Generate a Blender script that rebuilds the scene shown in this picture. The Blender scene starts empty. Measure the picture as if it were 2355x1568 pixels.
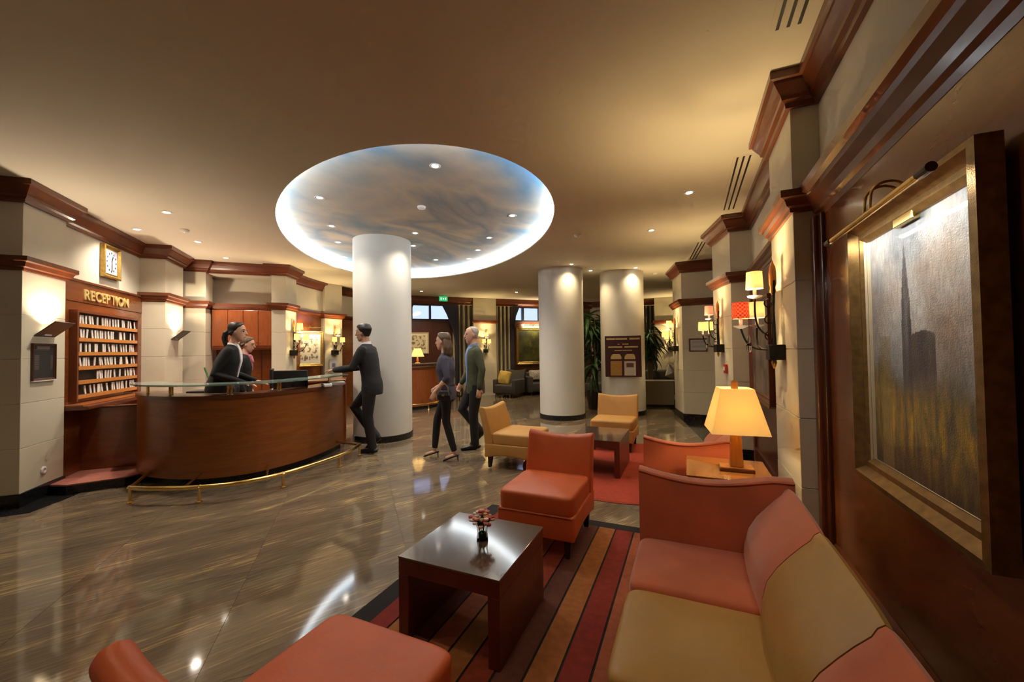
import bpy, bmesh, math, random
from mathutils import Vector, Matrix, noise
random.seed(7)
PI = math.pi
S2 = math.sqrt(.5)
scene = bpy.context.scene
COL = scene.collection

# ------------------------------------------------------------------ camera
CAM_H = 1.45
TH = math.atan(404.5 / 916)
PITCH = math.radians(1.355)
ROLL = 0.014
cd = bpy.data.cameras.new('camera')
cd.sensor_width = 36
cd.lens = 916 / 2355 * 36
cd.clip_start = .02
cam = bpy.data.objects.new('camera', cd)
COL.objects.link(cam)
fw = Vector((-math.sin(TH) * math.cos(PITCH), math.cos(TH) * math.cos(PITCH), math.sin(PITCH)))
r0 = Vector((math.cos(TH), math.sin(TH), 0))
u0 = r0.cross(fw)
rr = r0 * math.cos(ROLL) - u0 * math.sin(ROLL)
uu = r0 * math.sin(ROLL) + u0 * math.cos(ROLL)
cam.matrix_world = Matrix(((rr.x, uu.x, -fw.x, 0), (rr.y, uu.y, -fw.y, 0), (rr.z, uu.z, -fw.z, CAM_H), (0, 0, 0, 1)))
scene.camera = cam

# ------------------------------------------------------------------ world: dusk sky, seen only through the windows
wd = bpy.data.worlds.new('dusk_sky')
scene.world = wd
wd.use_nodes = True
bgn = wd.node_tree.nodes['Background']
bgn.inputs[0].default_value = (.47, .59, 1.0, 1)
bgn.inputs[1].default_value = .85
scene.view_settings.view_transform = 'Standard'
scene.view_settings.look = 'None'
scene.view_settings.exposure = .9
scene.view_settings.gamma = 1
scene.view_settings.use_curve_mapping = False
scene.cycles.use_denoising = True
scene.cycles.max_bounces = 6
scene.cycles.diffuse_bounces = 4
scene.cycles.glossy_bounces = 3
scene.cycles.transmission_bounces = 6
scene.cycles.use_adaptive_sampling = True
scene.cycles.adaptive_threshold = .1
scene.cycles.adaptive_min_samples = 12
scene.cycles.caustics_reflective = False
scene.cycles.caustics_refractive = False
scene.cycles.sample_clamp_indirect = 4.0
CEIL = 3.17
SKYZ = 3.36
K_SPOT = 36.0      # downlights
K_DOME = 46.0
K_COVE = 4.6


# ------------------------------------------------------------------ materials
def lin(c):
    c = c / 255
    return c / 12.92 if c <= .04045 else ((c + .055) / 1.055) ** 2.4


def rgb(r, g, b):
    return (lin(r), lin(g), lin(b), 1)


MATS = {}


def base_mat(name):
    m = bpy.data.materials.new(name)
    m.use_nodes = True
    MATS[name] = m
    return m, m.node_tree, m.node_tree.nodes['Principled BSDF']


def plain(name, col, rough=.5, metal=0., var=.08, scale=12., bump=0., coat=0., sheen=0., spec=.5, stretch=(1, 1, 1)):
    """one colour with a little procedural variation and relief"""
    m, nt, b = base_mat(name)
    tc = nt.nodes.new('ShaderNodeTexCoord')
    mp = nt.nodes.new('ShaderNodeMapping')
    mp.inputs['Scale'].default_value = stretch
    nz = nt.nodes.new('ShaderNodeTexNoise')
    nz.inputs['Scale'].default_value = scale
    nz.inputs['Detail'].default_value = 4
    nt.links.new(tc.outputs['Object'], mp.inputs['Vector'])
    nt.links.new(mp.outputs['Vector'], nz.inputs['Vector'])
    cr = nt.nodes.new('ShaderNodeValToRGB')
    cr.color_ramp.elements[0].position = .3
    cr.color_ramp.elements[1].position = .7
    cr.color_ramp.elements[0].color = tuple(c * (1 - var) for c in col[:3]) + (1,)
    cr.color_ramp.elements[1].color = tuple(min(1, c * (1 + var)) for c in col[:3]) + (1,)
    nt.links.new(nz.outputs['Fac'], cr.inputs['Fac'])
    nt.links.new(cr.outputs['Color'], b.inputs['Base Color'])
    b.inputs['Roughness'].default_value = rough
    b.inputs['Metallic'].default_value = metal
    b.inputs['Coat Weight'].default_value = coat
    b.inputs['Coat Roughness'].default_value = .08
    b.inputs['Specular IOR Level'].default_value = spec
    if sheen:
        b.inputs['Sheen Weight'].default_value = sheen
        b.inputs['Sheen Roughness'].default_value = .4
    if bump:
        bp = nt.nodes.new('ShaderNodeBump')
        bp.inputs['Strength'].default_value = bump
        bp.inputs['Distance'].default_value = .01
        nz2 = nt.nodes.new('ShaderNodeTexNoise')
        nz2.inputs['Scale'].default_value = scale * 12
        nt.links.new(mp.outputs['Vector'], nz2.inputs['Vector'])
        nt.links.new(nz2.outputs['Fac'], bp.inputs['Height'])
        nt.links.new(bp.outputs['Normal'], b.inputs['Normal'])
    return m


def wood(name, c1, c2, rough=.32, stretch=(1, 1, 8), scale=5., coat=.25):
    m, nt, b = base_mat(name)
    tc = nt.nodes.new('ShaderNodeTexCoord')
    mp = nt.nodes.new('ShaderNodeMapping')
    mp.inputs['Scale'].default_value = stretch
    nt.links.new(tc.outputs['Object'], mp.inputs['Vector'])
    n1 = nt.nodes.new('ShaderNodeTexNoise')
    n1.inputs['Scale'].default_value = scale
    n1.inputs['Detail'].default_value = 8
    n1.inputs['Roughness'].default_value = .65
    n1.inputs['Distortion'].default_value = .6
    nt.links.new(mp.outputs['Vector'], n1.inputs['Vector'])
    cr = nt.nodes.new('ShaderNodeValToRGB')
    cr.color_ramp.elements[0].position = .3
    cr.color_ramp.elements[1].position = .72
    cr.color_ramp.elements[0].color = c1
    cr.color_ramp.elements[1].color = c2
    nt.links.new(n1.outputs['Fac'], cr.inputs['Fac'])
    nt.links.new(cr.outputs['Color'], b.inputs['Base Color'])
    b.inputs['Roughness'].default_value = rough
    b.inputs['Coat Weight'].default_value = coat
    b.inputs['Coat Roughness'].default_value = .12
    return m


def emit(name, col, strength):
    m, nt, b = base_mat(name)
    b.inputs['Base Color'].default_value = col
    b.inputs['Emission Color'].default_value = col
    b.inputs['Emission Strength'].default_value = strength
    return m


def glass(name, col=(1, 1, 1, 1), rough=0., ior=1.45):
    m, nt, b = base_mat(name)
    b.inputs['Base Color'].default_value = col
    b.inputs['Transmission Weight'].default_value = 1
    b.inputs['Roughness'].default_value = rough
    b.inputs['IOR'].default_value = ior
    return m


def shade_mat(name, col, trans=.6, glow=0.):
    m = bpy.data.materials.new(name)
    m.use_nodes = True
    nt = m.node_tree
    nt.nodes.remove(nt.nodes['Principled BSDF'])
    d = nt.nodes.new('ShaderNodeBsdfDiffuse')
    t = nt.nodes.new('ShaderNodeBsdfTranslucent')
    d.inputs[0].default_value = col
    t.inputs[0].default_value = col
    mx = nt.nodes.new('ShaderNodeMixShader')
    mx.inputs[0].default_value = trans
    nt.links.new(d.outputs[0], mx.inputs[1])
    nt.links.new(t.outputs[0], mx.inputs[2])
    out = nt.nodes['Material Output']
    last = mx.outputs[0]
    if glow:
        e = nt.nodes.new('ShaderNodeEmission')
        e.inputs[0].default_value = col
        e.inputs[1].default_value = glow
        ad = nt.nodes.new('ShaderNodeAddShader')
        nt.links.new(last, ad.inputs[0])
        nt.links.new(e.outputs[0], ad.inputs[1])
        last = ad.outputs[0]
    nt.links.new(last, out.inputs[0])
    MATS[name] = m
    return m


def vcol(name, rough=.6, coat=0., bump=0.):
    """paint taken from the mesh's own colour attribute (flat pictures, patterned cloth)"""
    m, nt, b = base_mat(name)
    a = nt.nodes.new('ShaderNodeAttribute')
    a.attribute_name = 'paint'
    nt.links.new(a.outputs['Color'], b.inputs['Base Color'])
    b.inputs['Roughness'].default_value = rough
    b.inputs['Coat Weight'].default_value = coat
    if bump:
        tc = nt.nodes.new('ShaderNodeTexCoord')
        nz = nt.nodes.new('ShaderNodeTexNoise')
        nz.inputs['Scale'].default_value = 160
        bp = nt.nodes.new('ShaderNodeBump')
        bp.inputs['Strength'].default_value = bump
        bp.inputs['Distance'].default_value = .004
        nt.links.new(tc.outputs['Object'], nz.inputs['Vector'])
        nt.links.new(nz.outputs['Fac'], bp.inputs['Height'])
        nt.links.new(bp.outputs['Normal'], b.inputs['Normal'])
    return m


STONE = plain('cream_stone', (.60, .55, .42, 1), .55, var=.03, scale=3)
PLASTER = plain('cream_plaster', (.62, .58, .47, 1), .75, var=.02, scale=2)
CEILM = plain('ceiling_paint', (.70, .65, .535, 1), .85, var=.02, scale=1.5)
COLM = plain('white_column_plaster', (.63, .61, .56, 1), .6, var=.015, scale=2)
BLACKST = plain('black_granite', (.012, .012, .013, 1), .12, var=.5, scale=60)
WOOD = wood('mahogany', (.165, .045, .011, 1), (.235, .068, .016, 1), rough=.22, coat=.6, stretch=(1, 1, 4), scale=3)
WOODH = wood('mahogany_across', (.20, .056, .011, 1), (.33, .10, .019, 1), stretch=(1.2, 1.2, 9), scale=2.2)
WOODT = wood('mahogany_trim', (.105, .026, .009, 1), (.17, .045, .014, 1), stretch=(1, 1, 1), scale=3, rough=.3)
WOODR = wood('mahogany_cabinet', (.24, .058, .016, 1), (.36, .10, .026, 1), stretch=(6, 6, 1))
WOODD = wood('dark_mahogany', (.055, .014, .006, 1), (.10, .026, .010, 1), stretch=(6, 6, 1))
WOODL = wood('honey_wood', (.45, .17, .035, 1), (.6, .25, .06, 1), stretch=(6, 6, 1))
TABLEW = wood('red_table_wood', (.085, .014, .007, 1), (.135, .024, .010, 1), stretch=(5, 5, 1), rough=.35)
BRASS = plain('brass', (.83, .60, .22, 1), .22, 1.0, var=.05, scale=20)
GOLD = plain('gilt', (.42, .27, .075, 1), .36, .8, var=.25, scale=30, bump=.15)
AGILT = plain('antique_gilt', (.25, .15, .05, 1), .36, .7, var=.25, scale=30, bump=.15)
IRON = plain('wrought_iron', (.016, .013, .011, 1), .5, .6, var=.2, scale=30)
METALW = plain('white_metal', (.8, .8, .78, 1), .35, .2, var=.02)
DARKMET = plain('brown_metal', (.07, .045, .03, 1), .4, .5, var=.1)
BLACKPL = plain('black_plastic', (.012, .012, .014, 1), .4, var=.1)
GLASS = glass('clear_glass')
GLASSG = glass('green_edge_glass', (.55, .78, .70, 1), .12, 1.45)
GLASSG.node_tree.nodes['Principled BSDF'].inputs['Transmission Weight'].default_value = .72
VASEG = glass('vase_glass', (.95, 1, .95, 1), 0., 1.12)
ORANGE = plain('orange_leather', (.58, .115, .030, 1), .45, var=.07, scale=6, bump=.06)
GOLDL = plain('gold_leather', (.40, .225, .055, 1), .42, var=.08, scale=5, bump=.05)
OCHRE = plain('ochre_fabric', (.46, .235, .055, 1), .6, var=.06, scale=8, bump=.08)
VELVET = plain('terracotta_velvet', (.50, .115, .045, 1), .75, var=.14, scale=4, sheen=.7, bump=.04)
LEGM = plain('dark_leg_wood', (.02, .010, .008, 1), .4, var=.2)
GREYF = plain('dark_grey_fabric', (.055, .05, .045, 1), .8, var=.12, bump=.1)
TAUPE = plain('taupe_board', (.20, .165, .105, 1), .7, var=.05)
PINKC = plain('pink_carpet', (.36, .12, .085, 1), .95, var=.12, scale=30, bump=.2)
SIGNG = plain('sign_gold', (.62, .46, .17, 1), .4, .25, var=.08)
LEAF = plain('palm_leaf', (.05, .13, .035, 1), .45, var=.35, scale=9)
STEM = plain('cane_stem', (.20, .15, .07, 1), .7, var=.2)
POTM = plain('dark_pot', (.02, .012, .010, 1), .35, var=.2)
SKIN = plain('skin', (.66, .37, .25, 1), .55, var=.05, scale=20)
SKIN2 = plain('skin_tan', (.42, .22, .14, 1), .55, var=.05, scale=20)
HAIRK = plain('dark_hair', (.010, .008, .007, 1), .4, var=.4, scale=40, stretch=(1, 1, .2))
HAIRB = plain('brown_hair', (.10, .060, .030, 1), .5, var=.5, scale=40, stretch=(1, 1, .2))
HAIRG = plain('grey_hair', (.42, .37, .33, 1), .6, var=.2, scale=40)
SUITK = plain('black_suit', (.0035, .0035, .004, 1), .9, var=.15, bump=.1)
SUITG = plain('charcoal_suit', (.010, .010, .013, 1), .85, var=.15, scale=14, bump=.15)
TROUK = plain('black_trousers', (.007, .006, .008, 1), .75, var=.2)
SHIRTW = plain('white_cotton', (.75, .72, .74, 1), .8, var=.03)
SHIRTB = plain('blue_cotton', (.17, .27, .50, 1), .8, var=.05)
JACKG = plain('olive_jacket', (.062, .068, .033, 1), .85, var=.2, bump=.15)
CARDI = plain('slate_cardigan', (.062, .060, .090, 1), .85, var=.12, bump=.15)
SCARF = plain('pink_scarf', (.50, .16, .22, 1), .8, var=.1)
SHOE = plain('black_leather', (.008, .007, .007, 1), .25, var=.1)
EYE = plain('dark_eye', (.01, .008, .006, 1), .2, var=0)
LIP = plain('lips', (.40, .13, .10, 1), .5, var=.05)
PAINT = vcol('oil_paint', .5, .15, .5)
PRINT = vcol('printed_paper', .6)
CURT = plain('beige_curtain', (.40, .36, .25, 1), .85, var=.08, scale=8)
CURTD = plain('slate_curtain', (.05, .05, .07, 1), .85, var=.1)
SPOTE = emit('downlight_glow', (1, .93, .80, 1), 10)
COVE = emit('cove_light', (.90, .965, 1.0, 1), K_COVE)
EXITG = emit('exit_sign_green', (.02, .30, .10, 1), .8)
GREENP = plain('green_plastic', (.10, .22, .07, 1), .4)
REDP = plain('red_plastic', (.5, .03, .02, 1), .4)
WHITEP = plain('white_plastic', (.80, .78, .74, 1), .4, var=.02)
CREAMSH = shade_mat('cream_shade', (.90, .76, .48, 1), .5, .08)
LAMPSH = shade_mat('parchment_shade', (.98, .78, .36, 1), .5, .08)
REDSH = shade_mat('red_checked_shade', (.80, .17, .05, 1), .36, .08)
_nt = REDSH.node_tree
_ck = _nt.nodes.new('ShaderNodeTexChecker')
_ck.inputs['Color1'].default_value = (.62, .10, .035, 1)
_ck.inputs['Color2'].default_value = (.85, .36, .17, 1)
_ck.inputs['Scale'].default_value = 70
_tc = _nt.nodes.new('ShaderNodeTexCoord')
_nt.links.new(_tc.outputs['Object'], _ck.inputs['Vector'])
for _n in list(_nt.nodes):
    if _n.type in ('BSDF_DIFFUSE', 'BSDF_TRANSLUCENT', 'EMISSION'): _nt.links.new(_ck.outputs['Color'], _n.inputs[0])
PINKSH = shade_mat('pink_shade', (.85, .40, .30, 1), .4, .12)
BULB = emit('bulb_glow', (1, .86, .55, 1), 9)


def floor_mat():
    m, nt, b = base_mat('streaked_granite')
    N = nt.nodes.new
    L = nt.links.new
    g = N('ShaderNodeNewGeometry')
    oi = N('ShaderNodeObjectInfo')
    ml = N('ShaderNodeVectorMath'); ml.operation = 'SCALE'; ml.inputs[3].default_value = 0
    off = N('ShaderNodeCombineXYZ')
    mu = N('ShaderNodeMath'); mu.operation = 'MULTIPLY'; mu.inputs[1].default_value = 7.
    L(oi.outputs['Random'], mu.inputs[0]); L(mu.outputs[0], off.inputs['X']); L(mu.outputs[0], off.inputs['Y'])
    add = N('ShaderNodeVectorMath'); add.operation = 'ADD'
    L(g.outputs['Position'], add.inputs[0]); L(off.outputs[0], add.inputs[1])
    mp = N('ShaderNodeMapping')
    mp.inputs['Rotation'].default_value = (0, 0, math.radians(-64))
    mp2 = N('ShaderNodeMapping')
    mp2.inputs['Scale'].default_value = (4.2, 58, 1)
    L(add.outputs[0], mp.inputs['Vector']); L(mp.outputs[0], mp2.inputs['Vector'])
    n1 = N('ShaderNodeTexNoise'); n1.inputs['Scale'].default_value = 1.0; n1.inputs['Detail'].default_value = 7; n1.inputs['Roughness'].default_value = .62; n1.inputs['Distortion'].default_value = .5
    L(mp2.outputs[0], n1.inputs['Vector'])
    mp3 = N('ShaderNodeMapping'); mp3.inputs['Scale'].default_value = (1.1, 4.5, 1)
    L(mp.outputs[0], mp3.inputs['Vector'])
    n2 = N('ShaderNodeTexNoise'); n2.inputs['Scale'].default_value = 1.0; n2.inputs['Detail'].default_value = 4
    L(mp3.outputs[0], n2.inputs['Vector'])
    ad = N('ShaderNodeMath'); ad.operation = 'MULTIPLY_ADD'; ad.inputs[1].default_value = .55; L(n2.outputs['Fac'], ad.inputs[0])
    mu2 = N('ShaderNodeMath'); mu2.operation = 'MULTIPLY'; mu2.inputs[1].default_value = .75; L(n1.outputs['Fac'], mu2.inputs[0]); L(mu2.outputs[0], ad.inputs[2])
    cr = N('ShaderNodeValToRGB')
    e = cr.color_ramp.elements
    e[0].position = .48; e[0].color = (.112, .085, .060, 1)
    e[1].position = .90; e[1].color = (.52, .37, .17, 1)
    x = e.new(.66); x.color = (.162, .122, .085, 1)
    x = e.new(.73); x.color = (.205, .150, .096, 1)
    x = e.new(.79); x.color = (.34, .245, .125, 1)
    L(ad.outputs[0], cr.inputs['Fac'])
    L(cr.outputs['Color'], b.inputs['Base Color'])
    b.inputs['Roughness'].default_value = .07
    b.inputs['Specular IOR Level'].default_value = .55
    return m


FLOORM = floor_mat()


def sky_mat():
    m, nt, b = base_mat('painted_sky')
    N = nt.nodes.new
    L = nt.links.new
    tc = N('ShaderNodeTexCoord')
    mp = N('ShaderNodeMapping'); mp.inputs['Scale'].default_value = (.55, .30, 1); mp.inputs['Rotation'].default_value = (0, 0, .5)
    L(tc.outputs['Object'], mp.inputs['Vector'])
    n1 = N('ShaderNodeTexNoise'); n1.inputs['Scale'].default_value = 1.35; n1.inputs['Detail'].default_value = 6; n1.inputs['Distortion'].default_value = .45; n1.inputs['Roughness'].default_value = .5
    L(mp.outputs[0], n1.inputs['Vector'])
    cr = N('ShaderNodeValToRGB')
    e = cr.color_ramp.elements
    e[0].position = .24; e[0].color = rgb(70, 140, 215)
    e[1].position = .80; e[1].color = rgb(242, 232, 214)
    x = e.new(.36); x.color = rgb(120, 164, 200)
    x = e.new(.43); x.color = rgb(176, 190, 198)
    x = e.new(.52); x.color = rgb(222, 214, 200)
    x = e.new(.60); x.color = rgb(164, 178, 190)
    x = e.new(.68); x.color = rgb(230, 220, 204)
    L(n1.outputs['Fac'], cr.inputs['Fac'])
    L(cr.outputs['Color'], b.inputs['Base Color'])
    b.inputs['Roughness'].default_value = .8
    return m


SKYM = sky_mat()


# ------------------------------------------------------------------ object helpers
def tag(o, label=None, cat=None, group=None, kind=None):
    if label: o['label'] = label
    if cat: o['category'] = cat
    if group: o['group'] = group
    if kind: o['kind'] = kind
    return o


def empty(name, loc=(0, 0, 0), rz=0., parent=None):
    o = bpy.data.objects.new(name, None)
    o.empty_display_size = .1
    COL.objects.link(o)
    o.location = loc
    o.rotation_euler = (0, 0, rz)
    o.parent = parent
    return o


def thing(name, label, cat, loc=(0, 0, 0), rz=0., group=None):
    return tag(empty(name, loc, rz), label, cat, group)


def ts(t, s, z=0.):
    """reception frame (t out of the key wall, s along it) -> world"""
    return Vector(((t - s) * S2, (t + s) * S2, z))


R45 = PI / 4


class MB:
    def __init__(self):
        self.v, self.f, self.m = [], [], None

    def add(self, vs, fs):
        n = len(self.v)
        M = self.m
        self.v += [tuple(M @ Vector(p)) if M else tuple(p) for p in vs]
        self.f += [tuple(i + n for i in f) for f in fs]
        return self

    def box(self, x0, x1, y0, y1, z0, z1):
        v = [(x, y, z) for z in (z0, z1) for y in (y0, y1) for x in (x0, x1)]
        return self.add(v, [(0, 2, 3, 1), (4, 5, 7, 6), (0, 1, 5, 4), (2, 6, 7, 3), (0, 4, 6, 2), (1, 3, 7, 5)])

    def prism(self, poly, z0, z1):
        a = sum(poly[i][0] * poly[(i + 1) % len(poly)][1] - poly[(i + 1) % len(poly)][0] * poly[i][1] for i in range(len(poly)))
        if a < 0: poly = poly[::-1]
        n = len(poly)
        v = [(p[0], p[1], z0) for p in poly] + [(p[0], p[1], z1) for p in poly]
        return self.add(v, [tuple(range(n))[::-1], tuple(range(n, 2 * n))] + [(i, (i + 1) % n, n + (i + 1) % n, n + i) for i in range(n)])

    def sweep(self, path, prof, closed=False):
        """profile (out, z) carried along a plan path with mitred corners; 'out' is to the left of travel"""
        n = len(path)
        rings = []
        for i in range(n):
            p = Vector(path[i][:2])
            if closed or 0 < i < n - 1:
                d0 = (p - Vector(path[i - 1][:2])).normalized()
                d1 = (Vector(path[(i + 1) % n][:2]) - p).normalized()
            elif i == 0:
                d0 = d1 = (Vector(path[1][:2]) - p).normalized()
            else:
                d0 = d1 = (p - Vector(path[i - 1][:2])).normalized()
            n0 = Vector((-d0.y, d0.x)); n1 = Vector((-d1.y, d1.x))
            mi = (n0 + n1)
            mi = mi / max(.25, mi.dot(n0))
            rings.append([(p.x + mi.x * o, p.y + mi.y * o, z) for o, z in prof])
        k = len(prof)
        v = [q for r in rings for q in r]
        f = []
        for i in range(n if closed else n - 1):
            a, b = i * k, ((i + 1) % n) * k
            for j in range(k):
                f.append((a + j, b + j, b + (j + 1) % k, a + (j + 1) % k))
        if not closed:
            f += [tuple(range(k)), tuple(range((n - 1) * k, n * k))[::-1]]
        return self.add(v, f)

    def rings(self, rs, cap=True, close=True):
        k = len(rs[0])
        v = [q for r in rs for q in r]
        f = []
        for i in range(len(rs) - 1):
            for j in range(k if close else k - 1):
                f.append((i * k + j, i * k + (j + 1) % k, (i + 1) * k + (j + 1) % k, (i + 1) * k + j))
        if cap:
            f += [tuple(range(k))[::-1], tuple(range((len(rs) - 1) * k, len(rs) * k))]
        return self.add(v, f)

    def tube(self, pts, rad, seg=10, flat=None, cap=True):
        """tube along points; rad a number or list; flat=(axis vector, factor) squashes the section along the axis"""
        pts = [Vector(p) for p in pts]
        if not isinstance(rad, (list, tuple)): rad = [rad] * len(pts)
        rs = []
        t0 = (pts[1] - pts[0]).normalized()
        a = Vector((0, 0, 1)) if abs(t0.z) < .9 else Vector((1, 0, 0))
        nrm = t0.cross(a).normalized()
        for i, p in enumerate(pts):
            if i == 0: t = t0
            elif i == len(pts) - 1: t = (pts[-1] - pts[-2]).normalized()
            else: t = ((pts[i + 1] - p).normalized() + (p - pts[i - 1]).normalized()).normalized()
            nrm = (nrm - t * nrm.dot(t)).normalized()
            b = t.cross(nrm)
            ring = []
            for j in range(seg):
                an = 2 * PI * j / seg
                q = (nrm * math.cos(an) + b * math.sin(an)) * rad[i]
                if flat:
                    ax = Vector(flat[0]).normalized()
                    q = q - ax * q.dot(ax) * (1 - flat[1])
                ring.append(tuple(p + q))
            rs.append(ring)
        return self.rings(rs, cap)

    def limb(self, pts, rad, seg=12, flat=None):
        """tube with rounded ends, for bodies"""
        pts = [Vector(p) for p in pts]
        rad = list(rad)
        d0 = (pts[0] - pts[1]).normalized(); d1 = (pts[-1] - pts[-2]).normalized()
        P = [pts[0] + d0 * rad[0] * .95, pts[0] + d0 * rad[0] * .65] + pts + [pts[-1] + d1 * rad[-1] * .65, pts[-1] + d1 * rad[-1] * .95]
        R = [rad[0] * .3, rad[0] * .76] + rad + [rad[-1] * .76, rad[-1] * .3]
        return self.tube(P, R, seg, flat)

    def lathe(self, prof, seg=24, c=(0, 0, 0), cap=True):
        rs = [[(c[0] + r * math.cos(2 * PI * j / seg), c[1] + r * math.sin(2 * PI * j / seg), c[2] + z) for j in range(seg)] for r, z in prof]
        return self.rings(rs, cap)

    def ball(self, c, r, seg=12, sc=(1, 1, 1)):
        n = seg // 2
        rs = []
        for i in range(n + 1):
            a = -PI / 2 + PI * i / n
            rr_ = max(.02, math.cos(a))
            rs.append([(c[0] + r * sc[0] * rr_ * math.cos(2 * PI * j / seg), c[1] + r * sc[1] * rr_ * math.sin(2 * PI * j / seg), c[2] + r * sc[2] * math.sin(a)) for j in range(seg)])
        return self.rings(rs)

    def build(self, name, mat, parent=None, loc=(0, 0, 0), rz=0., smooth=False, bevel=0., bseg=2, sub=0, rot=None):
        me = bpy.data.meshes.new(name)
        me.from_pydata(self.v, [], self.f)
        me.validate()
        bm = bmesh.new(); bm.from_mesh(me)
        bmesh.ops.recalc_face_normals(bm, faces=bm.faces)
        bm.to_mesh(me); bm.free()
        me.materials.append(mat)
        if smooth:
            me.polygons.foreach_set('use_smooth', [True] * len(me.polygons))
            me.set_sharp_from_angle(angle=.75)
        o = bpy.data.objects.new(name, me)
        COL.objects.link(o)
        o.location = loc
        o.rotation_euler = rot if rot else (0, 0, rz)
        o.parent = parent
        if bevel:
            b = o.modifiers.new('bevel', 'BEVEL')
            b.width = bevel; b.segments = bseg; b.limit_method = 'ANGLE'; b.angle_limit = .6
            if bseg > 2 or smooth:
                me.polygons.foreach_set('use_smooth', [True] * len(me.polygons))
                b.harden_normals = False
        if sub:
            sm = o.modifiers.new('sub', 'SUBSURF'); sm.levels = sub; sm.render_levels = sub
        return o


def copy_tree(o, parent=None):
    c = o.copy()
    COL.objects.link(c)
    c.parent = parent
    for ch in list(o.children):
        copy_tree(ch, c)
    return c


def struct(o, label=None):
    o['kind'] = 'structure'
    if label: o['label'] = label
    return o


def light(kind, name, loc, energy, col, parent=None, radius=.03, rot=(0, 0, 0), spot=None, blend=.6, size=None):
    ld = bpy.data.lights.new(name, kind)
    ld.energy = energy
    ld.color = col
    if kind in ('POINT', 'SPOT'): ld.shadow_soft_size = radius
    if kind == 'SPOT':
        ld.spot_size = spot; ld.spot_blend = blend
    if kind == 'AREA':
        ld.shape = 'RECTANGLE'; ld.size, ld.size_y = size
    o = bpy.data.objects.new(name, ld)
    COL.objects.link(o)
    o.location = loc
    o.rotation_euler = rot
    o.parent = parent
    return o


def painted(name, w, h, nx, ny, fn, mat, parent=None, loc=(0, 0, 0), rot=(0, 0, 0), thick=.004):
    """flat picture: a thin board in its own x-z plane facing -y, colours from fn(u, v)"""
    vs, fs, cols = [], [], []
    for j in range(ny + 1):
        for i in range(nx + 1):
            u, v = i / nx, j / ny
            vs.append(((u - .5) * w, 0, (v - .5) * h)); cols.append(fn(u, v))
    for j in range(ny):
        for i in range(nx):
            a = j * (nx + 1) + i
            fs.append((a, a + 1, a + nx + 2, a + nx + 1))
    n = len(vs)
    vs += [(-w / 2, thick, -h / 2), (w / 2, thick, -h / 2), (w / 2, thick, h / 2), (-w / 2, thick, h / 2)]
    cols += [cols[0]] * 4
    fs.append((n + 3, n + 2, n + 1, n))
    me = bpy.data.meshes.new(name)
    me.from_pydata(vs, [], fs)
    at = me.color_attributes.new('paint', 'FLOAT_COLOR', 'POINT')
    at.data.foreach_set('color', [c for q in cols for c in (q[0], q[1], q[2], 1)])
    me.materials.append(mat)
    o = bpy.data.objects.new(name, me)
    COL.objects.link(o)
    o.location = loc; o.rotation_euler = rot; o.parent = parent
    return o


def frame_mb(w, h, fw_, d, prof=None):
    """picture frame ring in x-z plane, front towards -y"""
    b = MB()
    prof = prof or [(0, 0), (0, -d), (fw_ * .25, -d * 1.1), (fw_ * .55, -d * .55), (fw_ * .8, -d * .6), (fw_, -d * .3), (fw_, 0)]
    # corners outer -> inner by offset o
    rs = []
    for sx, sz in ((-1, -1), (1, -1), (1, 1), (-1, 1)):
        rs.append([(sx * (w / 2 - o), y, sz * (h / 2 - o)) for o, y in prof])
    rs.append(rs[0])
    k = len(prof)
    v = [q for r in rs[:4] for q in r]
    f = []
    for i in range(4):
        a, c = i * k, ((i + 1) % 4) * k
        for j in range(k):
            f.append((a + j, c + j, c + (j + 1) % k, a + (j + 1) % k))
    return b.add(v, f)


# ------------------------------------------------------------------ floor
fb = MB().box(-13, 1.2, -3.6, 16, -.12, -.004).build('floor', FLOORM)
struct(fb, 'polished brown streaked granite floor')


def cam_px(p):
    d = Vector(p) - Vector((0, 0, CAM_H))
    z = d.dot(fw)
    return (d.dot(rr) / z * 916, d.dot(uu) / z * 916, z) if z > .05 else (9e9, 9e9, z)


tiles = []
for i in range(-8, 13):
    for j in range(-3, 15):
        c = ts(i + .5 + .32, j + .5 + .15)
        if c.x > .9 or c.y > 14.2 or c.y < -.9 or c.x < -9: continue
        best = [cam_px(ts(i + .32 + a, j + .15 + b)) for a in (0, .5, 1) for b in (0, .5, 1)]
        if any(abs(x) < 1300 and abs(y) < 860 and z > 0 for x, y, z in best):
            tiles.append((min(b[2] for b in best), c))
tiles.sort(key=lambda q: q[0])
tm = None
for _, c in tiles[:290]:
    if tm is None:
        o = MB().box(-.4988, .4988, -.4988, .4988, -.004, 0).build('floor_tile', FLOORM, fb, c, R45)
        tm = o.data
    else:
        o = bpy.data.objects.new('floor_tile', tm); COL.objects.link(o); o.location = c; o.rotation_euler = (0, 0, R45); o.parent = fb
# black granite borders laid in the floor
MB().prism([(.8, 3.6), (.44, 5.6), (.22, 6.72), (.02, 7.9), (-.25, 9.32), (-.47, 10.5), (.8, 10.6)], 0, .0025).build('border_strip', BLACKST, fb)
MB().prism([(-2.99, 5.1), (-2.86, 5.12), (-2.78, 5.45), (-2.75, 5.8), (-3.0, 6.05), (-3.2, 6.05), (-3.2, 5.25), (-6.4, 5.25), (-6.4, 5.1)], 0, .0025).build('border_strip', BLACKST, fb, rz=R45)

# ------------------------------------------------------------------ ceiling with the oval opening
EC = (-3.93, 5.14)
EA, EB, EANG = 3.17, 1.86, math.radians(135)


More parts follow.
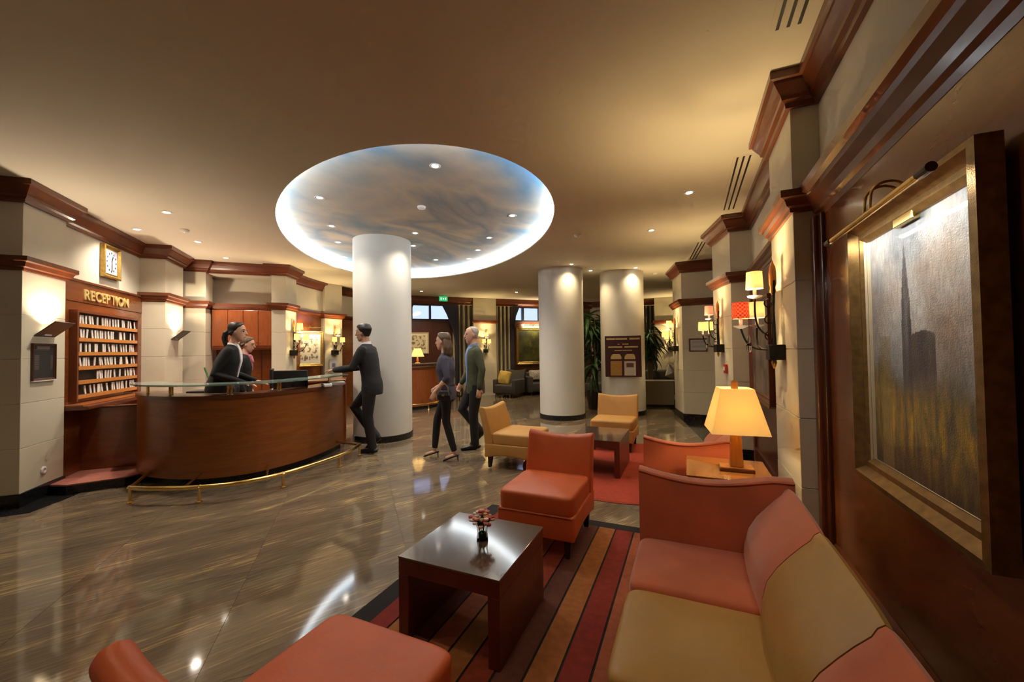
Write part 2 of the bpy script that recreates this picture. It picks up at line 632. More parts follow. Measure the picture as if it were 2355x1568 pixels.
def ell(k, n, sc=1., ext=0.):
    a = 2 * PI * k / n
    x, y = (EA * sc + ext) * math.cos(a), (EB * sc + ext) * math.sin(a)
    return (EC[0] + x * math.cos(EANG) - y * math.sin(EANG), EC[1] + x * math.sin(EANG) + y * math.cos(EANG))


NE = 144
b = MB()
inner = [ell(k, NE) for k in range(NE)]
x0, x1, y0, y1 = -13, 1.2, -3.6, 16
outer = []
for p in inner:
    d = Vector((p[0] - EC[0], p[1] - EC[1])).normalized()
    tt = min([(x1 - EC[0]) / d.x if d.x > 1e-6 else 1e9, (x0 - EC[0]) / d.x if d.x < -1e-6 else 1e9, (y1 - EC[1]) / d.y if d.y > 1e-6 else 1e9, (y0 - EC[1]) / d.y if d.y < -1e-6 else 1e9])
    ds = (d.y - d.x) * S2
    if ds > 1e-6: tt = min(tt, (12.75 - (EC[1] - EC[0]) * S2) / ds)
    outer.append((EC[0] + d.x * tt, EC[1] + d.y * tt))
# insert rectangle corners by snapping the nearest outer points
for cx, cy in ((x0, y0), (x1, y0), (x1, y1), (x0, x0 + 12.75 / S2), (y1 - 12.75 / S2, y1)):
    if True:
        k = min(range(NE), key=lambda q: (outer[q][0] - cx) ** 2 + (outer[q][1] - cy) ** 2)
        outer[k] = (cx, cy)
vs = [(p[0], p[1], CEIL) for p in inner] + [(p[0], p[1], CEIL) for p in outer] + [(p[0], p[1], CEIL + .02) for p in inner] + [(p[0], p[1], CEIL + .02) for p in outer]
fs = []
for k in range(NE):
    n = (k + 1) % NE
    fs += [(k, n, NE + n, NE + k), (2 * NE + k, 3 * NE + k, 3 * NE + n, 2 * NE + n), (k, 2 * NE + k, 2 * NE + n, n), (NE + k, NE + n, 3 * NE + n, 3 * NE + k)]
b.add(vs, fs)
ce = struct(b.build('ceiling', CEILM), 'plain warm cream ceiling with a large oval opening')
# luminous cove wall of the opening and the painted sky above
b = MB()
r1 = [ell(k, NE, 1, .012) for k in range(NE)]; r2 = [ell(k, NE, 1, .03) for k in range(NE)]
vs = [(p[0], p[1], CEIL + .012) for p in r1] + [(p[0], p[1], SKYZ) for p in r1] + [(p[0], p[1], SKYZ) for p in r2] + [(p[0], p[1], CEIL + .012) for p in r2]
fs = []
for k in range(NE):
    n = (k + 1) % NE
    for q in range(4):
        fs.append((q * NE + k, q * NE + n, ((q + 1) % 4) * NE + n, ((q + 1) % 4) * NE + k))
b.add(vs, fs)
cv = b.build('cove_light', COVE, smooth=False)
tag(cv, 'glowing white cove band around the oval sky ceiling', 'cove light')
b = MB()
b.prism([ell(k, NE, 1, .05) for k in range(NE)], SKYZ, SKYZ + .03)
b.build('sky_panel', SKYM, ce, rz=0)['label'] = 'oval ceiling panel painted as a cloudy sky'


# ------------------------------------------------------------------ mouldings
CROWN = [(0, 2.965), (.028, 2.965), (.032, 2.995), (.052, 3.01), (.056, 3.03), (.075, 3.06), (.098, 3.10), (.102, 3.115), (.122, 3.12), (.122, 3.168), (0, 3.168)]
CAP = [(0, 2.30), (.018, 2.30), (.022, 2.325), (.04, 2.335), (.05, 2.365), (.056, 2.375), (.076, 2.385), (.076, 2.43), (0, 2.43)]
BASE = [(0, 0), (.012, 0), (.012, .13), (0, .13)]
RP = [(.78, -3.4), (.78, 3.03), (.63, 3.03), (.63, 3.75), (.78, 3.75), (.78, 5.93), (.53, 5.93), (.36, 6.65), (.80, 6.75), (.80, 8.72), (-.10, 8.72), (-.29, 9.6), (.80, 9.8), (.80, 14.5)]
struct(MB().sweep(RP, CROWN).build('trim_1', WOODT), 'mahogany crown moulding along the wall of paintings')
struct(MB().sweep([(.78, 5.93), (.53, 5.93), (.36, 6.65), (.80, 6.75), (.80, 8.72), (-.10, 8.72), (-.29, 9.6), (.80, 9.8)], CAP).build('trim_2', WOODT))
struct(MB().sweep([(.78, 3.03), (.63, 3.03), (.63, 3.75), (.78, 3.75)], CAP).build('trim_3', WOODT))
struct(MB().sweep([(.78, 3.75), (.78, 5.93)], CAP).build('trim_4', WOODT))
struct(MB().sweep(RP[2:], BASE).build('baseboard_right', BLACKST))
CURVE = [(-8.24, 9.51), (-8.29, 8.8), (-8.25, 8.0), (-8.13, 7.24), (-7.84, 6.38), (-7.49, 5.68), (-7.17, 5.15)]
CU = [((x + y) * S2, (y - x) * S2) for x, y in CURVE]
# smooth the curve
def crom(P, k=6):
    out = []
    for i in range(len(P) - 1):
        p0, p1, p2, p3 = P[max(0, i - 1)], P[i], P[i + 1], P[min(len(P) - 1, i + 2)]
        for j in range(k):
            t = j / k
            out.append(tuple(.5 * (2 * p1[a] + (p2[a] - p0[a]) * t + (2 * p0[a] - 5 * p1[a] + 4 * p2[a] - p3[a]) * t * t + (3 * p1[a] - p0[a] - 3 * p2[a] + p3[a]) * t ** 3) for a in (0, 1)))
    return out + [P[-1]]


# wall line sits .12 behind the crown edge (to the right of travel)
def offset(P, d):
    out = []
    for i, p in enumerate(P):
        a = Vector(P[max(0, i - 1)]); c = Vector(P[min(len(P) - 1, i + 1)])
        t = (c - a).normalized()
        out.append((p[0] - t.y * d, p[1] + t.x * d))
    return out


CW = offset(crom(CU), -.12)
CW = [p for p in CW if p[1] > 9.3] + [(-1.19, 9.27)]
LP = CW[:-1] + [(-1.18, 9.26), (-1.31, 8.82), (-1.55, 8.82), (-1.55, 8.92), (-2.60, 8.92), (-2.60, 8.82), (-2.95, 8.82), (-3.10, 8.82), (-3.10, 8.5), (-2.83, 8.5), (-2.83, 7.82), (-3.15, 7.82), (-3.15, 5.95), (-3.05, 5.95), (-3.05, 5.33), (-6.5, 5.33)]
struct(MB().sweep(LP, CROWN).build('trim_5', WOODT, rz=R45), 'mahogany crown moulding stepping and curving along the reception side')
struct(MB().sweep([(-2.95, 8.6), (-3.10, 8.6), (-3.10, 8.5), (-2.83, 8.5), (-2.83, 7.82), (-3.15, 7.82)], CAP).build('trim_6', WOODT, rz=R45))
struct(MB().sweep([(-3.15, 5.95), (-3.05, 5.95), (-3.05, 5.33), (-6.5, 5.33)], CAP).build('trim_7', WOODT, rz=R45))
struct(MB().sweep([(-2.60, 9.1), (-2.60, 8.82), (-2.95, 8.82), (-2.95, 8.95)], CAP).build('trim_8', WOODT, rz=R45))
struct(MB().sweep([(-3.15, 5.95), (-3.05, 5.95), (-3.05, 5.33), (-6.5, 5.33)], BASE).build('baseboard_left', BLACKST, rz=R45))


# ------------------------------------------------------------------ pillars clad in stone courses
def pillar(label, poly, rz=0., z0=.13, courses=5, top=2.30, upper=(2.43, 2.965)):
    cx = sum(p[0] for p in poly) / len(poly); cy = sum(p[1] for p in poly) / len(poly)
    ins = [(p[0] + (.006 if p[0] < cx else -.006), p[1] + (.006 if p[1] < cy else -.006)) for p in poly]
    o = MB().prism(ins, 0, CEIL).build('pillar', PLASTER, rz=rz)
    struct(o, label)
    h = (top - z0) / courses
    for k in range(courses):
        MB().prism(poly, z0 + k * h + .002, z0 + (k + 1) * h - .002).build('stone_block', STONE, o, bevel=.002, bseg=1)
    MB().prism(poly, top, 3.16).build('stone_block', STONE, o, bevel=.002, bseg=1)
    return o


pD = pillar('cream stone pillar with the large wall sconce beside the big painting', [(.63, 3.03), (.63, 3.75), (.95, 3.75), (.95, 3.03)])
pE = pillar('cream stone pillar with a sconce and small red alarm button', [(.53, 5.93), (.36, 6.65), (.95, 6.8), (.95, 5.93)])
pF = pillar('wide cream stone pier carrying a small framed notice', [(-.10, 8.72), (-.29, 9.6), (.95, 9.85), (.95, 8.72)])
pL = pillar('cream stone pillar with wedge lamp and black notice board', [(-3.05, 5.33), (-3.05, 5.95), (-3.6, 5.95), (-3.6, 5.33)], R45)
pG = pillar('cream stone pillar with wedge lamp beyond the key rack', [(-2.83, 7.82), (-2.83, 8.5), (-3.3, 8.5), (-3.3, 7.82)], R45)
pH = pillar('narrow cream stone pillar beside the office cabinets', [(-2.60, 8.82), (-2.95, 8.82), (-2.95, 9.2), (-2.60, 9.2)], R45)
pI = pillar('cream stone pillar with sconce at the start of the curved wall', [(-1.55, 8.82), (-1.31, 8.82), (-1.18, 9.26), (-1.55, 9.4)], R45)
struct(MB().sweep([(-1.18, 9.26), (-1.31, 8.82), (-1.55, 8.82), (-1.55, 9.1)], CAP).build('trim_9', WOODT, rz=R45))

# ------------------------------------------------------------------ walls
wr = struct(MB().box(.78, .95, -3.4, 9.0, 0, CEIL).build('wall_right', PLASTER), 'cream wall with mahogany panelling and paintings')
MB().box(.80, .95, 9.0, 14.6, 0, CEIL).build('wall_section', PLASTER, wr)
# near panel field with its frame
MB().box(.762, .78, -2.6, 2.93, .28, 2.27).build('wood_panel', WOOD, wr)
CORN = [(0, 2.24), (.02, 2.24), (.028, 2.27), (.045, 2.285), (.055, 2.32), (.085, 2.36), (.092, 2.385), (.118, 2.40), (.118, 2.45), (0, 2.45)]
MB().sweep([(.78, -2.7), (.78, 3.03)], CORN).build('panel_cornice', WOODT, wr)
MB().box(.715, .78, 2.96, 3.03, .0, 2.25).build('panel_stile', WOODT, wr, bevel=.012)
MB().box(.74, .78, 2.90, 2.962, .18, 2.25).build('panel_stile', WOODD, wr, bevel=.008)
MB().sweep([(.78, -2.7), (.78, 2.93)], [(0, 0), (.03, 0), (.03, .21), (.045, .22), (.05, .25), (.038, .265), (.034, .285), (.02, .30), (0, .305)]).build('panel_rail', WOODT, wr)
# second panel field between the two sconce pillars
MB().box(.76, .78, 3.85, 5.83, .20, 2.27).build('wood_panel', WOODD, wr)
MB().box(.735, .78, 3.75, 3.86, 0, 2.30).build('panel_stile', WOODT, wr, bevel=.01)
MB().box(.735, .78, 5.82, 5.93, 0, 2.30).build('panel_stile', WOODT, wr, bevel=.01)
MB().box(.74, .78, 3.86, 5.82, 0, .20).build('panel_rail', WOODD, wr)
# key wall
wk = struct(MB().box(-3.35, -3.15, 5.93, 7.84, 0, CEIL).build('wall_left', PLASTER, rz=R45), 'cream reception wall with mahogany key panel')
MB().box(-3.15, -3.125, 5.955, 7.82, .1, 2.10).build('wood_panel', WOOD, wk)
MB().box(-3.15, -3.12, 5.955, 7.82, 2.108, 2.345).build('wood_panel', WOOD, wk)
MB().box(-3.15, -3.105, 5.955, 7.82, 2.345, 2.375).build('panel_rail', WOODT, wk, bevel=.006)
# wall going off behind the near pillar, rear wall, outer closing walls
struct(MB().box(-8.5, -3.6, 5.35, 5.6, 0, CEIL).build('wall_side', STONE, rz=R45), 'cream stone wall running off beside the near pillar')
struct(MB().box(-12, 1.1, -3.5, -3.3, 0, CEIL).build('wall_rear', PLASTER), 'cream wall behind the lounge seats')
struct(MB().box(-3.75, -3.6, 7.84, 9.4, 0, CEIL).build('wall_passage', PLASTER, rz=R45), 'grey passage wall beyond the key pillar')
struct(MB().box(-4.0, -1.6, 9.42, 9.5, 0, CEIL).build('wall_office', PLASTER, rz=R45), 'recessed office wall above the cabinets')
struct(MB().box(-2.62, -1.53, 8.92, 9.42, 2.95, CEIL).build('ceiling_beam', PLASTER, rz=R45), 'cream header above the office niche')
# curved wall: cream frieze above, mahogany below
cw = struct(MB().sweep(CW, [(0, 2.43), (-.16, 2.43), (-.16, 3.168), (0, 3.168)]).build('wall_curved', PLASTER, rz=R45), 'curved cream frieze wall beside the reception')
MB().sweep(offset(CW, -.06), [(0, 0), (-.1, 0), (-.1, 2.36), (0, 2.36)]).build('wood_panel', WOOD, cw)
MB().sweep(offset(CW, -.06), [(0, 2.33), (.05, 2.35), (.06, 2.37), (.09, 2.39), (.09, 2.43), (0, 2.43)]).build('panel_cornice', WOODT, cw)

# ------------------------------------------------------------------ back wall with transom windows (s = 12.55) and the far wall (y = 14.5)
SB = 12.55
wb = struct(MB().box(.2, 8.1, SB, SB + .2, 0, 2.42).build('wall_back', WOODD, rz=R45), 'dark mahogany back wall below the transom windows')
W1, W2, WZ0, WZ1 = (1.1, 2.78), (4.86, 6.6), 2.44, 2.93
for a, c in ((.2, W1[0]), (W1[1], W2[0]), (W2[1], 8.1)):
    MB().box(a, c, SB, SB + .2, 2.42, CEIL).build('wall_section', WOODD, wb)
MB().box(.2, 8.1, SB, SB + .2, WZ1, CEIL).build('wall_section', WOODD, wb)
struct(MB().sweep([(8.0, SB), (.3, SB)], [(0, 2.93), (.05, 2.93), (.06, 2.97), (.1, 3.02), (.12, 3.08), (.12, 3.168), (0, 3.168)]).build('trim_10', WOODT, rz=R45), 'mahogany crown along the back wall')
for i, (a, c) in enumerate((W1, W2)):
    w = empty('window_%d' % (i + 1), (0, 0, 0), R45)
    struct(w, 'transom window showing blue dusk sky ' + ('above the concierge desk' if i == 0 else 'above the dark oil painting'))
    fr = MB()
    fr.box(a, c, SB - .02, SB + .12, WZ0 - .02, WZ0 + .035); fr.box(a, c, SB - .02, SB + .12, WZ1 - .035, WZ1)
    fr.box(a, a + .04, SB - .02, SB + .12, WZ0, WZ1); fr.box(c - .04, c, SB - .02, SB + .12, WZ0, WZ1)
    fr.build('window_frame', BLACKPL, w)
    n = 3
    xs = [a, (1.55 if i == 0 else 5.28), (2.12 if i == 0 else 5.9), c]
    for k in range(3):
        if k: MB().box(xs[k] - .03, xs[k] + .03, SB - .015, SB + .11, WZ0, WZ1).build('mullion', BLACKPL, w)
        MB().box(xs[k] + .02, xs[k + 1] - .02, SB + .05, SB + .056, WZ0 + .02, WZ1 - .02).build('pane', GLASS, w)
# vertical boards of the panelling below window 1 and 2
for a, c in ((1.0, 1.55), (1.6, 2.15), (2.2, 2.75), (4.9, 5.5), (5.55, 6.15), (6.2, 6.8)):
    MB().box(a, c, SB - .018, SB, .15, 2.36).build('wood_panel', WOODD, wb, bevel=.006)
wf = struct(MB().box(-3.4, .95, 14.5, 14.7, 0, CEIL).build('wall_far', PLASTER), 'cream wall at the far end of the lounge')
struct(MB().sweep([(.8, 14.5), (-3.3, 14.5)], CROWN).build('trim_11', WOODT))
pB = pillar('cream stone pilaster between the two striped curtains', [(3.48, SB - .14), (4.26, SB - .14), (4.26, SB), (3.48, SB)], R45)
struct(MB().sweep([(4.26, SB), (4.26, SB - .14), (3.48, SB - .14), (3.48, SB)], [(0, 2.34), (.03, 2.34), (.05, 2.38), (.05, 2.44), (0, 2.44)]).build('trim_12', WOODT, rz=R45))
pR = pillar('lit cream pilaster behind the bushy potted palm', [(-1.02, 14.34), (-.2, 14.34), (-.2, 14.5), (-1.02, 14.5)])
struct(MB().sweep([(-.2, 14.5), (-.2, 14.34), (-1.02, 14.34), (-1.02, 14.5)], [(0, 2.28), (.03, 2.28), (.05, 2.33), (.05, 2.40), (0, 2.40)]).build('trim_13', WOODT))
# pillar J on the curved wall
jx, jy = -8.17, 7.29
pJ = pillar('cream stone pillar with sconce on the curved wall', [(jx, jy - .24), (jx + .06, jy - .24), (jx + .12, jy + .24), (jx - .1, jy + .26), (jx - .14, jy - .2)])
struct(MB().sweep([(jx - .1, jy + .26), (jx + .12, jy + .24), (jx + .06, jy - .24), (jx - .12, jy - .24)], CAP).build('trim_14', WOODT))


# ------------------------------------------------------------------ round columns
def column(label, x, y, r, top):
    o = empty('column', (x, y, 0))
    struct(o, label)
    MB().lathe([(r, .10), (r, top)], 64).build('shaft', COLM, o, smooth=True)
    MB().lathe([(r + .012, 0), (r + .012, .095), (r, .10)], 64).build('base_ring', BLACKST, o)
    return o


column('thick white round column rising through the oval sky ceiling', -4.80, 5.37, .48, SKYZ)
cB = column('plain white round column in the middle of the hall', -2.51, 8.33, .48, CEIL)
cC = column('white round column carrying the burgundy notice board', -1.36, 9.28, .48, CEIL)


# ------------------------------------------------------------------ ceiling fittings
WARM = (1.0, .77, .44)
NEUT = (1.0, .88, .70)
dl_ring = dl_lens = None


def downlight(x, y, z, label, group, energy, col=WARM, r=.055, spot=2.2):
    global dl_ring, dl_lens
    t = thing('downlight', label, 'downlight', (x, y, z), 0, group)
    if dl_ring is None:
        a = MB().lathe([(.040, -.002), (.052, -.005), (.060, -.002), (.060, .0), (.040, .0)], 24).build('trim_ring', METALW, t)
        c = MB().lathe([(.030, -.004), (.036, -.001), (.036, .0)], 20).build('lens', SPOTE, t)
        dl_ring, dl_lens = a.data, c.data
    else:
        for nm, me in (('trim_ring', dl_ring), ('lens', dl_lens)):
            o = bpy.data.objects.new(nm, me); COL.objects.link(o); o.parent = t
    light('SPOT', 'downlight_beam', (0, 0, -.012), energy, col, t, .05, spot=spot, blend=.8)
    return t


ordn = ['first', 'second', 'third', 'fourth', 'fifth', 'sixth']
for row, pts in (('reception side', [(-.43, 5.37), (-.36, 6.52), (-.31, 7.45), (-.24, 8.57)]),
                 ('middle', [(.75, 4.06), (.87, 6.49), (.94, 7.28), (1.52, 8.25)]),
                 ('window side', [(2.05, 5.21), (2.08, 6.37), (2.13, 7.22), (2.15, 7.95)])):
    for k, (t, s) in enumerate(pts):
        p = ts(t, s)
        downlight(p.x, p.y, SKYZ - .001, '%s downlight along the %s row of the oval painted sky' % (ordn[k], row), 'downlights in the painted sky', K_DOME, NEUT)
for (x, y, lab) in ((-5.70, 2.68, 'downlight over the curved front of the reception desk'), (-6.83, 2.87, 'downlight above the key rack panel'),
                    (-6.79, 3.59, 'downlight over the receptionists behind the desk'), (-7.50, 4.41, 'downlight in front of the office cabinets'),
                    (.05, 4.80, 'lone downlight beside the slotted air vent'), (-2.11, 7.80, 'downlight washing the plain round column in the hall'),
                    (-.98, 8.79, 'downlight washing the notice board column'), (-1.91, 8.63, 'downlight between the two far round columns'),
                    (-6.9, 9.3, 'downlight over the concierge desk'), (-4.6, 10.8, 'downlight in front of the dark oil painting'),
                    (-1.6, 12.0, 'downlight over the far lounge'), (-.45, 6.1, 'downlight above the ochre chair by the notice column')):
    downlight(x, y, CEIL - .001, lab, 'downlights in the plain ceiling', K_SPOT * (2.3 if x < -5 and y < 5 else 1.) if y < 9 else K_SPOT * 2.6, WARM if x > -5 or y > 5 else (1.0, .86, .70))
# further downlights of the same ceiling grid, out of the photograph
for i_, (x, y) in enumerate(((-.9, 1.2), (-.9, -1.2), (-3.0, .6), (-3.2, -1.6), (-5.6, -.6), (-7.0, .8))):
    downlight(x, y, CEIL - .001, '%s downlight of the ceiling grid behind the photographer' % ordn[i_], 'downlights behind the viewpoint', K_SPOT * .6, WARM)


def vent(x, y, ln, label, ang=0.):
    t = thing('air_vent', label, 'air vent', (x, y, CEIL), ang)
    MB().box(-.085, .085, -ln / 2, ln / 2, -.003, 0).build('grille_plate', CEILM, t)
    for k in (-1, 0, 1):
        MB().box(k * .05 - .008, k * .05 + .008, -ln / 2 + .02, ln / 2 - .02, -.005, -.003).build('slot', BLACKPL, t)


vent(.53, 2.1, .9, 'slotted air vent in the ceiling, nearest the big painting')
vent(.50, 4.85, 1.55, 'long slotted air vent in the ceiling above the pillar sconces')
vent(.18, 7.8, 1.35, 'slotted air vent in the ceiling before the wide pier', .1)


def detector(x, y, z, label):
    t = thing('smoke_detector', label, 'smoke detector', (x, y, z))
    MB().lathe([(.055, 0), (.055, -.012), (.045, -.028), (.02, -.035)], 20).build('housing', WHITEP, t, smooth=True)
    MB().lathe([(.018, -.035), (.018, -.040), (.006, -.042)], 12).build('sensor', METALW, t)


detector(-6.29, 3.16, CEIL, 'smoke detector above the reception desk')
detector(-1.48, 5.84, CEIL, 'smoke detector between the sky oval and the paintings wall')
detector(-3.17, 4.29, SKYZ, 'smoke detector in the painted sky ceiling')
detector(-.66, 9.62, CEIL, 'smoke detector near the notice board column')


# ------------------------------------------------------------------ wrought iron wall sconces
def shade_mb(r0, r1, h, seg=20):
    b = MB()
    rs = []
    for r, z in ((r0, 0), (r1, h), (r1 - .002, h), (r0 - .002, 0)):
        rs.append([(r * math.cos(2 * PI * j / seg), r * math.sin(2 * PI * j / seg), z) for j in range(seg)])
    rs.append(rs[0])
    return b.rings(rs, cap=False)


def sconce(label, loc, rz, m_top, m_low, power=10.):
    """local frame: wall at y=0, lamp towards -y; z measured from the box"""
    t = thing('wall_sconce', label, 'wall sconce', loc, rz, 'wrought iron sconces')
    MB().box(-.075, .075, -.10, 0, -.055, .055).build('wall_box', IRON, t, bevel=.006)
    MB().lathe([(.004, -.12), (.012, -.10), (.018, -.075), (.012, -.055)], 10, (0, -.06, 0)).build('finial', GOLD, t, smooth=True)
    for x in (-.028, .028):
        MB().tube([(x, -.055, .05), (x, -.06, .30), (x * .8, -.05, .52)], [.010, .009, .008], 8).build('upright', IRON, t, smooth=True)
    MB().lathe([(.010, .42), (.020, .44), (.016, .47), (.024, .50), (.024, .58), (.020, .62), (.012, .64), (.003, .67)], 12, (0, -.055, 0)).build('torch', WOODL, t, smooth=True)
    for z in (.12, .24, .36):
        pts = []
        for k in range(14):
            a = k / 13 * 1.7 * PI
            pts.append((0, -.075 - .026 * math.sin(a) - .01, z + .03 * math.cos(a)))
        MB().tube(pts, .005, 6).build('scroll', IRON, t, smooth=True)
    lamps = [((.0, -.17, .47), m_top, .058, .052, .125), ((.05, -.27, .25), m_low, .058, .054, .12), ((-.085, -.15, .26), CREAMSH, .056, .052, .12)]
    for (x, y, z), m, a, c, h in lamps:
        pts = []
        st = Vector((0, -.09, .02 if z < .4 else .12)); en = Vector((x, y, z - .075))
        for k in range(10):
            u = k / 9
            p = st.lerp(en, u)
            pts.append((p.x, p.y - .03 * math.sin(PI * u), p.z - .05 * math.sin(PI * u)))
        MB().tube(pts, .007, 6).build('arm', IRON, t, smooth=True)
        MB().lathe([(.008, -.075), (.045, -.06), (.050, -.052), (.012, -.05), (.012, -.01), (.006, .03)], 16, (x, y, z)).build('candle_cup', WHITEP, t, smooth=True)
        MB().ball((x, y, z + .045), .016, 10, (1, 1, 1.7)).build('bulb', BULB, t, smooth=True)
        sh = shade_mb(a, c, h).build('lamp_shade', m, t, (x, y, z), smooth=True)
        if m is REDSH: sh['label'] = 'red checked lamp shade'
        light('POINT', 'sconce_lamp', (x, y, z + .07), power, (1.0, .72, .34), t, .02)
    MB().lathe([(.004, .03), (.014, .0), (.010, -.03), (.02, -.05), (.016, -.09), (.004, -.10)], 12, (.05, -.22, .10)).build('glass_drop', GLASS, t, smooth=True)
    return t


# ------------------------------------------------------------------ wedge wall lamps of the reception
def wedge_lamp(label, loc, rz):
    t = thing('wedge_lamp', label, 'wall lamp', loc, rz, 'wedge wall lamps at reception')
    w, d, h = .15, .17, .15
    b = MB()
    v = [(-w, 0, 0), (w, 0, 0), (w, -.02, -.0), (-w, -.02, 0), (-w, -d, h), (w, -d, h), (-w, -d + .012, h), (w, -d + .012, h)]
    b.add([(-w, 0, 0), (w, 0, 0), (w, -d, h), (-w, -d, h), (-w, 0, .012), (w, 0, .012), (w, -d + .01, h + .006), (-w, -d + .01, h + .006)],
          [(0, 3, 2, 1), (4, 5, 6, 7), (0, 1, 5, 4), (1, 2, 6, 5), (2, 3, 7, 6), (3, 0, 4, 7)])
    b.build('reflector_plate', DARKMET, t)
    MB().box(-.05, .05, -.03, 0, .012, .06).build('lamp_holder', METALW, t)
    MB().tube([(-.04, -.05, .078), (.04, -.05, .078)], .009, 8).build('lamp_tube', BULB, t)
    light('SPOT', 'uplight', (0, -.075, .11), 36, (1.0, .80, .58), t, .03, rot=(PI + .25, 0, 0), spot=2.7, blend=.7)
    return t


# a thing on a wall that faces +t: local -y must point to +t  (R45 then -90 degrees: -y -> -x ...)
FACE_T = R45 + PI / 2      # local -y -> +t direction
FACE_S = R45               # local -y -> -s direction (towards the camera)
FACE_W = -PI / 2           # local -y -> -x (right wall)
wedge_lamp('wedge shaped metal uplight above the black notice board', ts(-3.05, 5.64, 1.66), FACE_T)
wedge_lamp('wedge shaped metal uplight on the pillar past the key rack', ts(-2.83, 8.18, 1.70), FACE_T)
sconce('large wrought iron sconce with a red checked shade near the big painting', (.63, 3.42, 1.41), FACE_W, CREAMSH, REDSH, 14)
sconce('iron sconce with pink shade on the pillar beyond the lamp', (.445, 6.29, 1.44), FACE_W + .23, PINKSH, CREAMSH, 11)
sconce('iron sconce on the lit edge of the wide pier', (-.195, 9.16, 1.44), FACE_W + .21, CREAMSH, CREAMSH, 11)
pp = ts(-1.245, 9.04, 1.46)
sconce('iron sconce on the first pillar of the curved wall', pp, FACE_T - .29, CREAMSH, CREAMSH, 11)
sconce('iron sconce on the second pillar of the curved wall', (jx + .09, jy, 1.46), FACE_W + PI - .12, CREAMSH, CREAMSH, 11)
pp = ts(3.87, SB - .14, 1.45)
sconce('iron sconce on the pilaster between the striped curtains', pp, FACE_S, CREAMSH, CREAMSH, 12)
sconce('iron sconce on the far pilaster behind the palm', (-.55, 14.34, 1.45), 0, CREAMSH, CREAMSH, 16)


# ------------------------------------------------------------------ reception: key rack, sign, clock, boards
rk = thing('key_rack', 'mahogany key rack with six rows on the reception wall', 'key rack', ts(-3.125, 6.86, 0), FACE_T)
KW, KZ0, KZ1 = 1.34, .95, 1.97
MB().box(-KW / 2, KW / 2, -.004, 0, KZ0, KZ1).build('back_board', BLACKPL, rk)
fm = MB()
fm.box(-KW / 2 - .03, -KW / 2, -.075, 0, KZ0 - .03, KZ1 + .03); fm.box(KW / 2, KW / 2 + .03, -.075, 0, KZ0 - .03, KZ1 + .03)
fm.box(-KW / 2, KW / 2, -.075, 0, KZ1, KZ1 + .03)
fm.build('rack_frame', WOODT, rk)
rows = 6
rh = (KZ1 - KZ0) / rows
tagmesh = None
ORD = 'first second third fourth fifth sixth seventh eighth ninth tenth eleventh twelfth thirteenth fourteenth fifteenth sixteenth seventeenth eighteenth nineteenth twentieth'.split()
rown = ['bottom', 'fifth', 'fourth', 'third', 'second', 'top']
for r in range(rows):
    z = KZ0 + r * rh
    MB().box(-KW / 2, KW / 2, -.07, -.004, z, z + .042).build('rack_shelf', WOODL, rk)
    for k in range(22):
        x = -KW / 2 + .035 + k * (KW - .07) / 21
        MB().box(x - .0015, x + .0015, -.03, -.004, z + .125, z + .132).build('hook', BRASS, rk) if k % 2 == 0 else None
    gaps = set(random.sample(range(24), 6 if r < 5 else 5))
    if r == 0: gaps |= {0, 1, 2}
    if r == 1: gaps |= {3, 4, 5, 6}
    nth = -1
    for k in range(24):
        if k in gaps: continue
        x = -KW / 2 + .03 + k * (KW - .06) / 23
        if tagmesh is None:
            o = MB().box(-.013, .013, -.012, .0, 0, .105).add([(-.013, -.0125, .09), (.013, -.0125, .09), (.013, -.0125, .1), (-.013, -.0125, .1)], [(0, 1, 2, 3)]).build('key_tag', WHITEP, bevel=.003, bseg=1)
            tagmesh = o
        else:
            o = tagmesh.copy(); COL.objects.link(o)
        p = Vector((x, -.04 + random.uniform(-.008, .008), z + .043))
        o.location = Matrix.Translation(rk.location) @ Matrix.Rotation(FACE_T, 4, 'Z') @ p
        o.rotation_euler = (random.uniform(-.12, .05), random.uniform(-.10, .10), FACE_T)
        nth += 1
        tag(o, 'white key tag, %s from the pillar end of the %s key rack row' % (ORD[nth], rown[r]), 'key tag', 'white key tags in the %s row' % rown[r])
# ledge under the rack
lg = tag(MB().box(-3.12, -2.86, 5.97, 7.80, .84, .885).build('rack_ledge', WOODT, rz=R45, bevel=.008), 'mahogany ledge below the key rack', 'shelf')
MB().box(-3.13, -2.90, 5.97, 7.80, .885, .90).build('ledge_top', WOODH, lg)
# low partition and platform
pl = struct(MB().prism([(-3.15, 5.75), (-2.86, 5.62), (-2.42, 5.72), (-2.0, 6.2), (-.3, 6.9), (-1.5, 9.42), (-3.6, 9.42)], 0, .09).build('floor_platform', BLACKST, rz=R45), 'low raised platform behind the reception desk')
MB().prism([(-3.14, 5.77), (-2.86, 5.64), (-2.42, 5.74), (-2.0, 6.22), (-.32, 6.92), (-1.5, 9.40), (-3.58, 9.40)], .09, .10).build('carpet', PINKC, pl)
gp = thing('low_partition', 'dark mahogany half-height partition between pillar and desk', 'partition', (0, 0, 0), R45)
MB().box(-3.12, -2.2, 6.28, 6.32, .10, .83).build('panel', WOOD, gp, bevel=.004)
MB().box(-3.12, -2.18, 6.27, 6.33, .83, .85).build('top_rail', WOODT, gp, bevel=.004)
MB().box(-3.12, -3.07, 5.97, 6.28, .10, .83).build('side_panel', WOOD, gp, bevel=.004)

# gold letters
sg = thing('reception_sign', 'raised gold letters spelling RECEPTION above the key rack', 'sign', ts(-3.12, 6.92, 2.215), FACE_T)


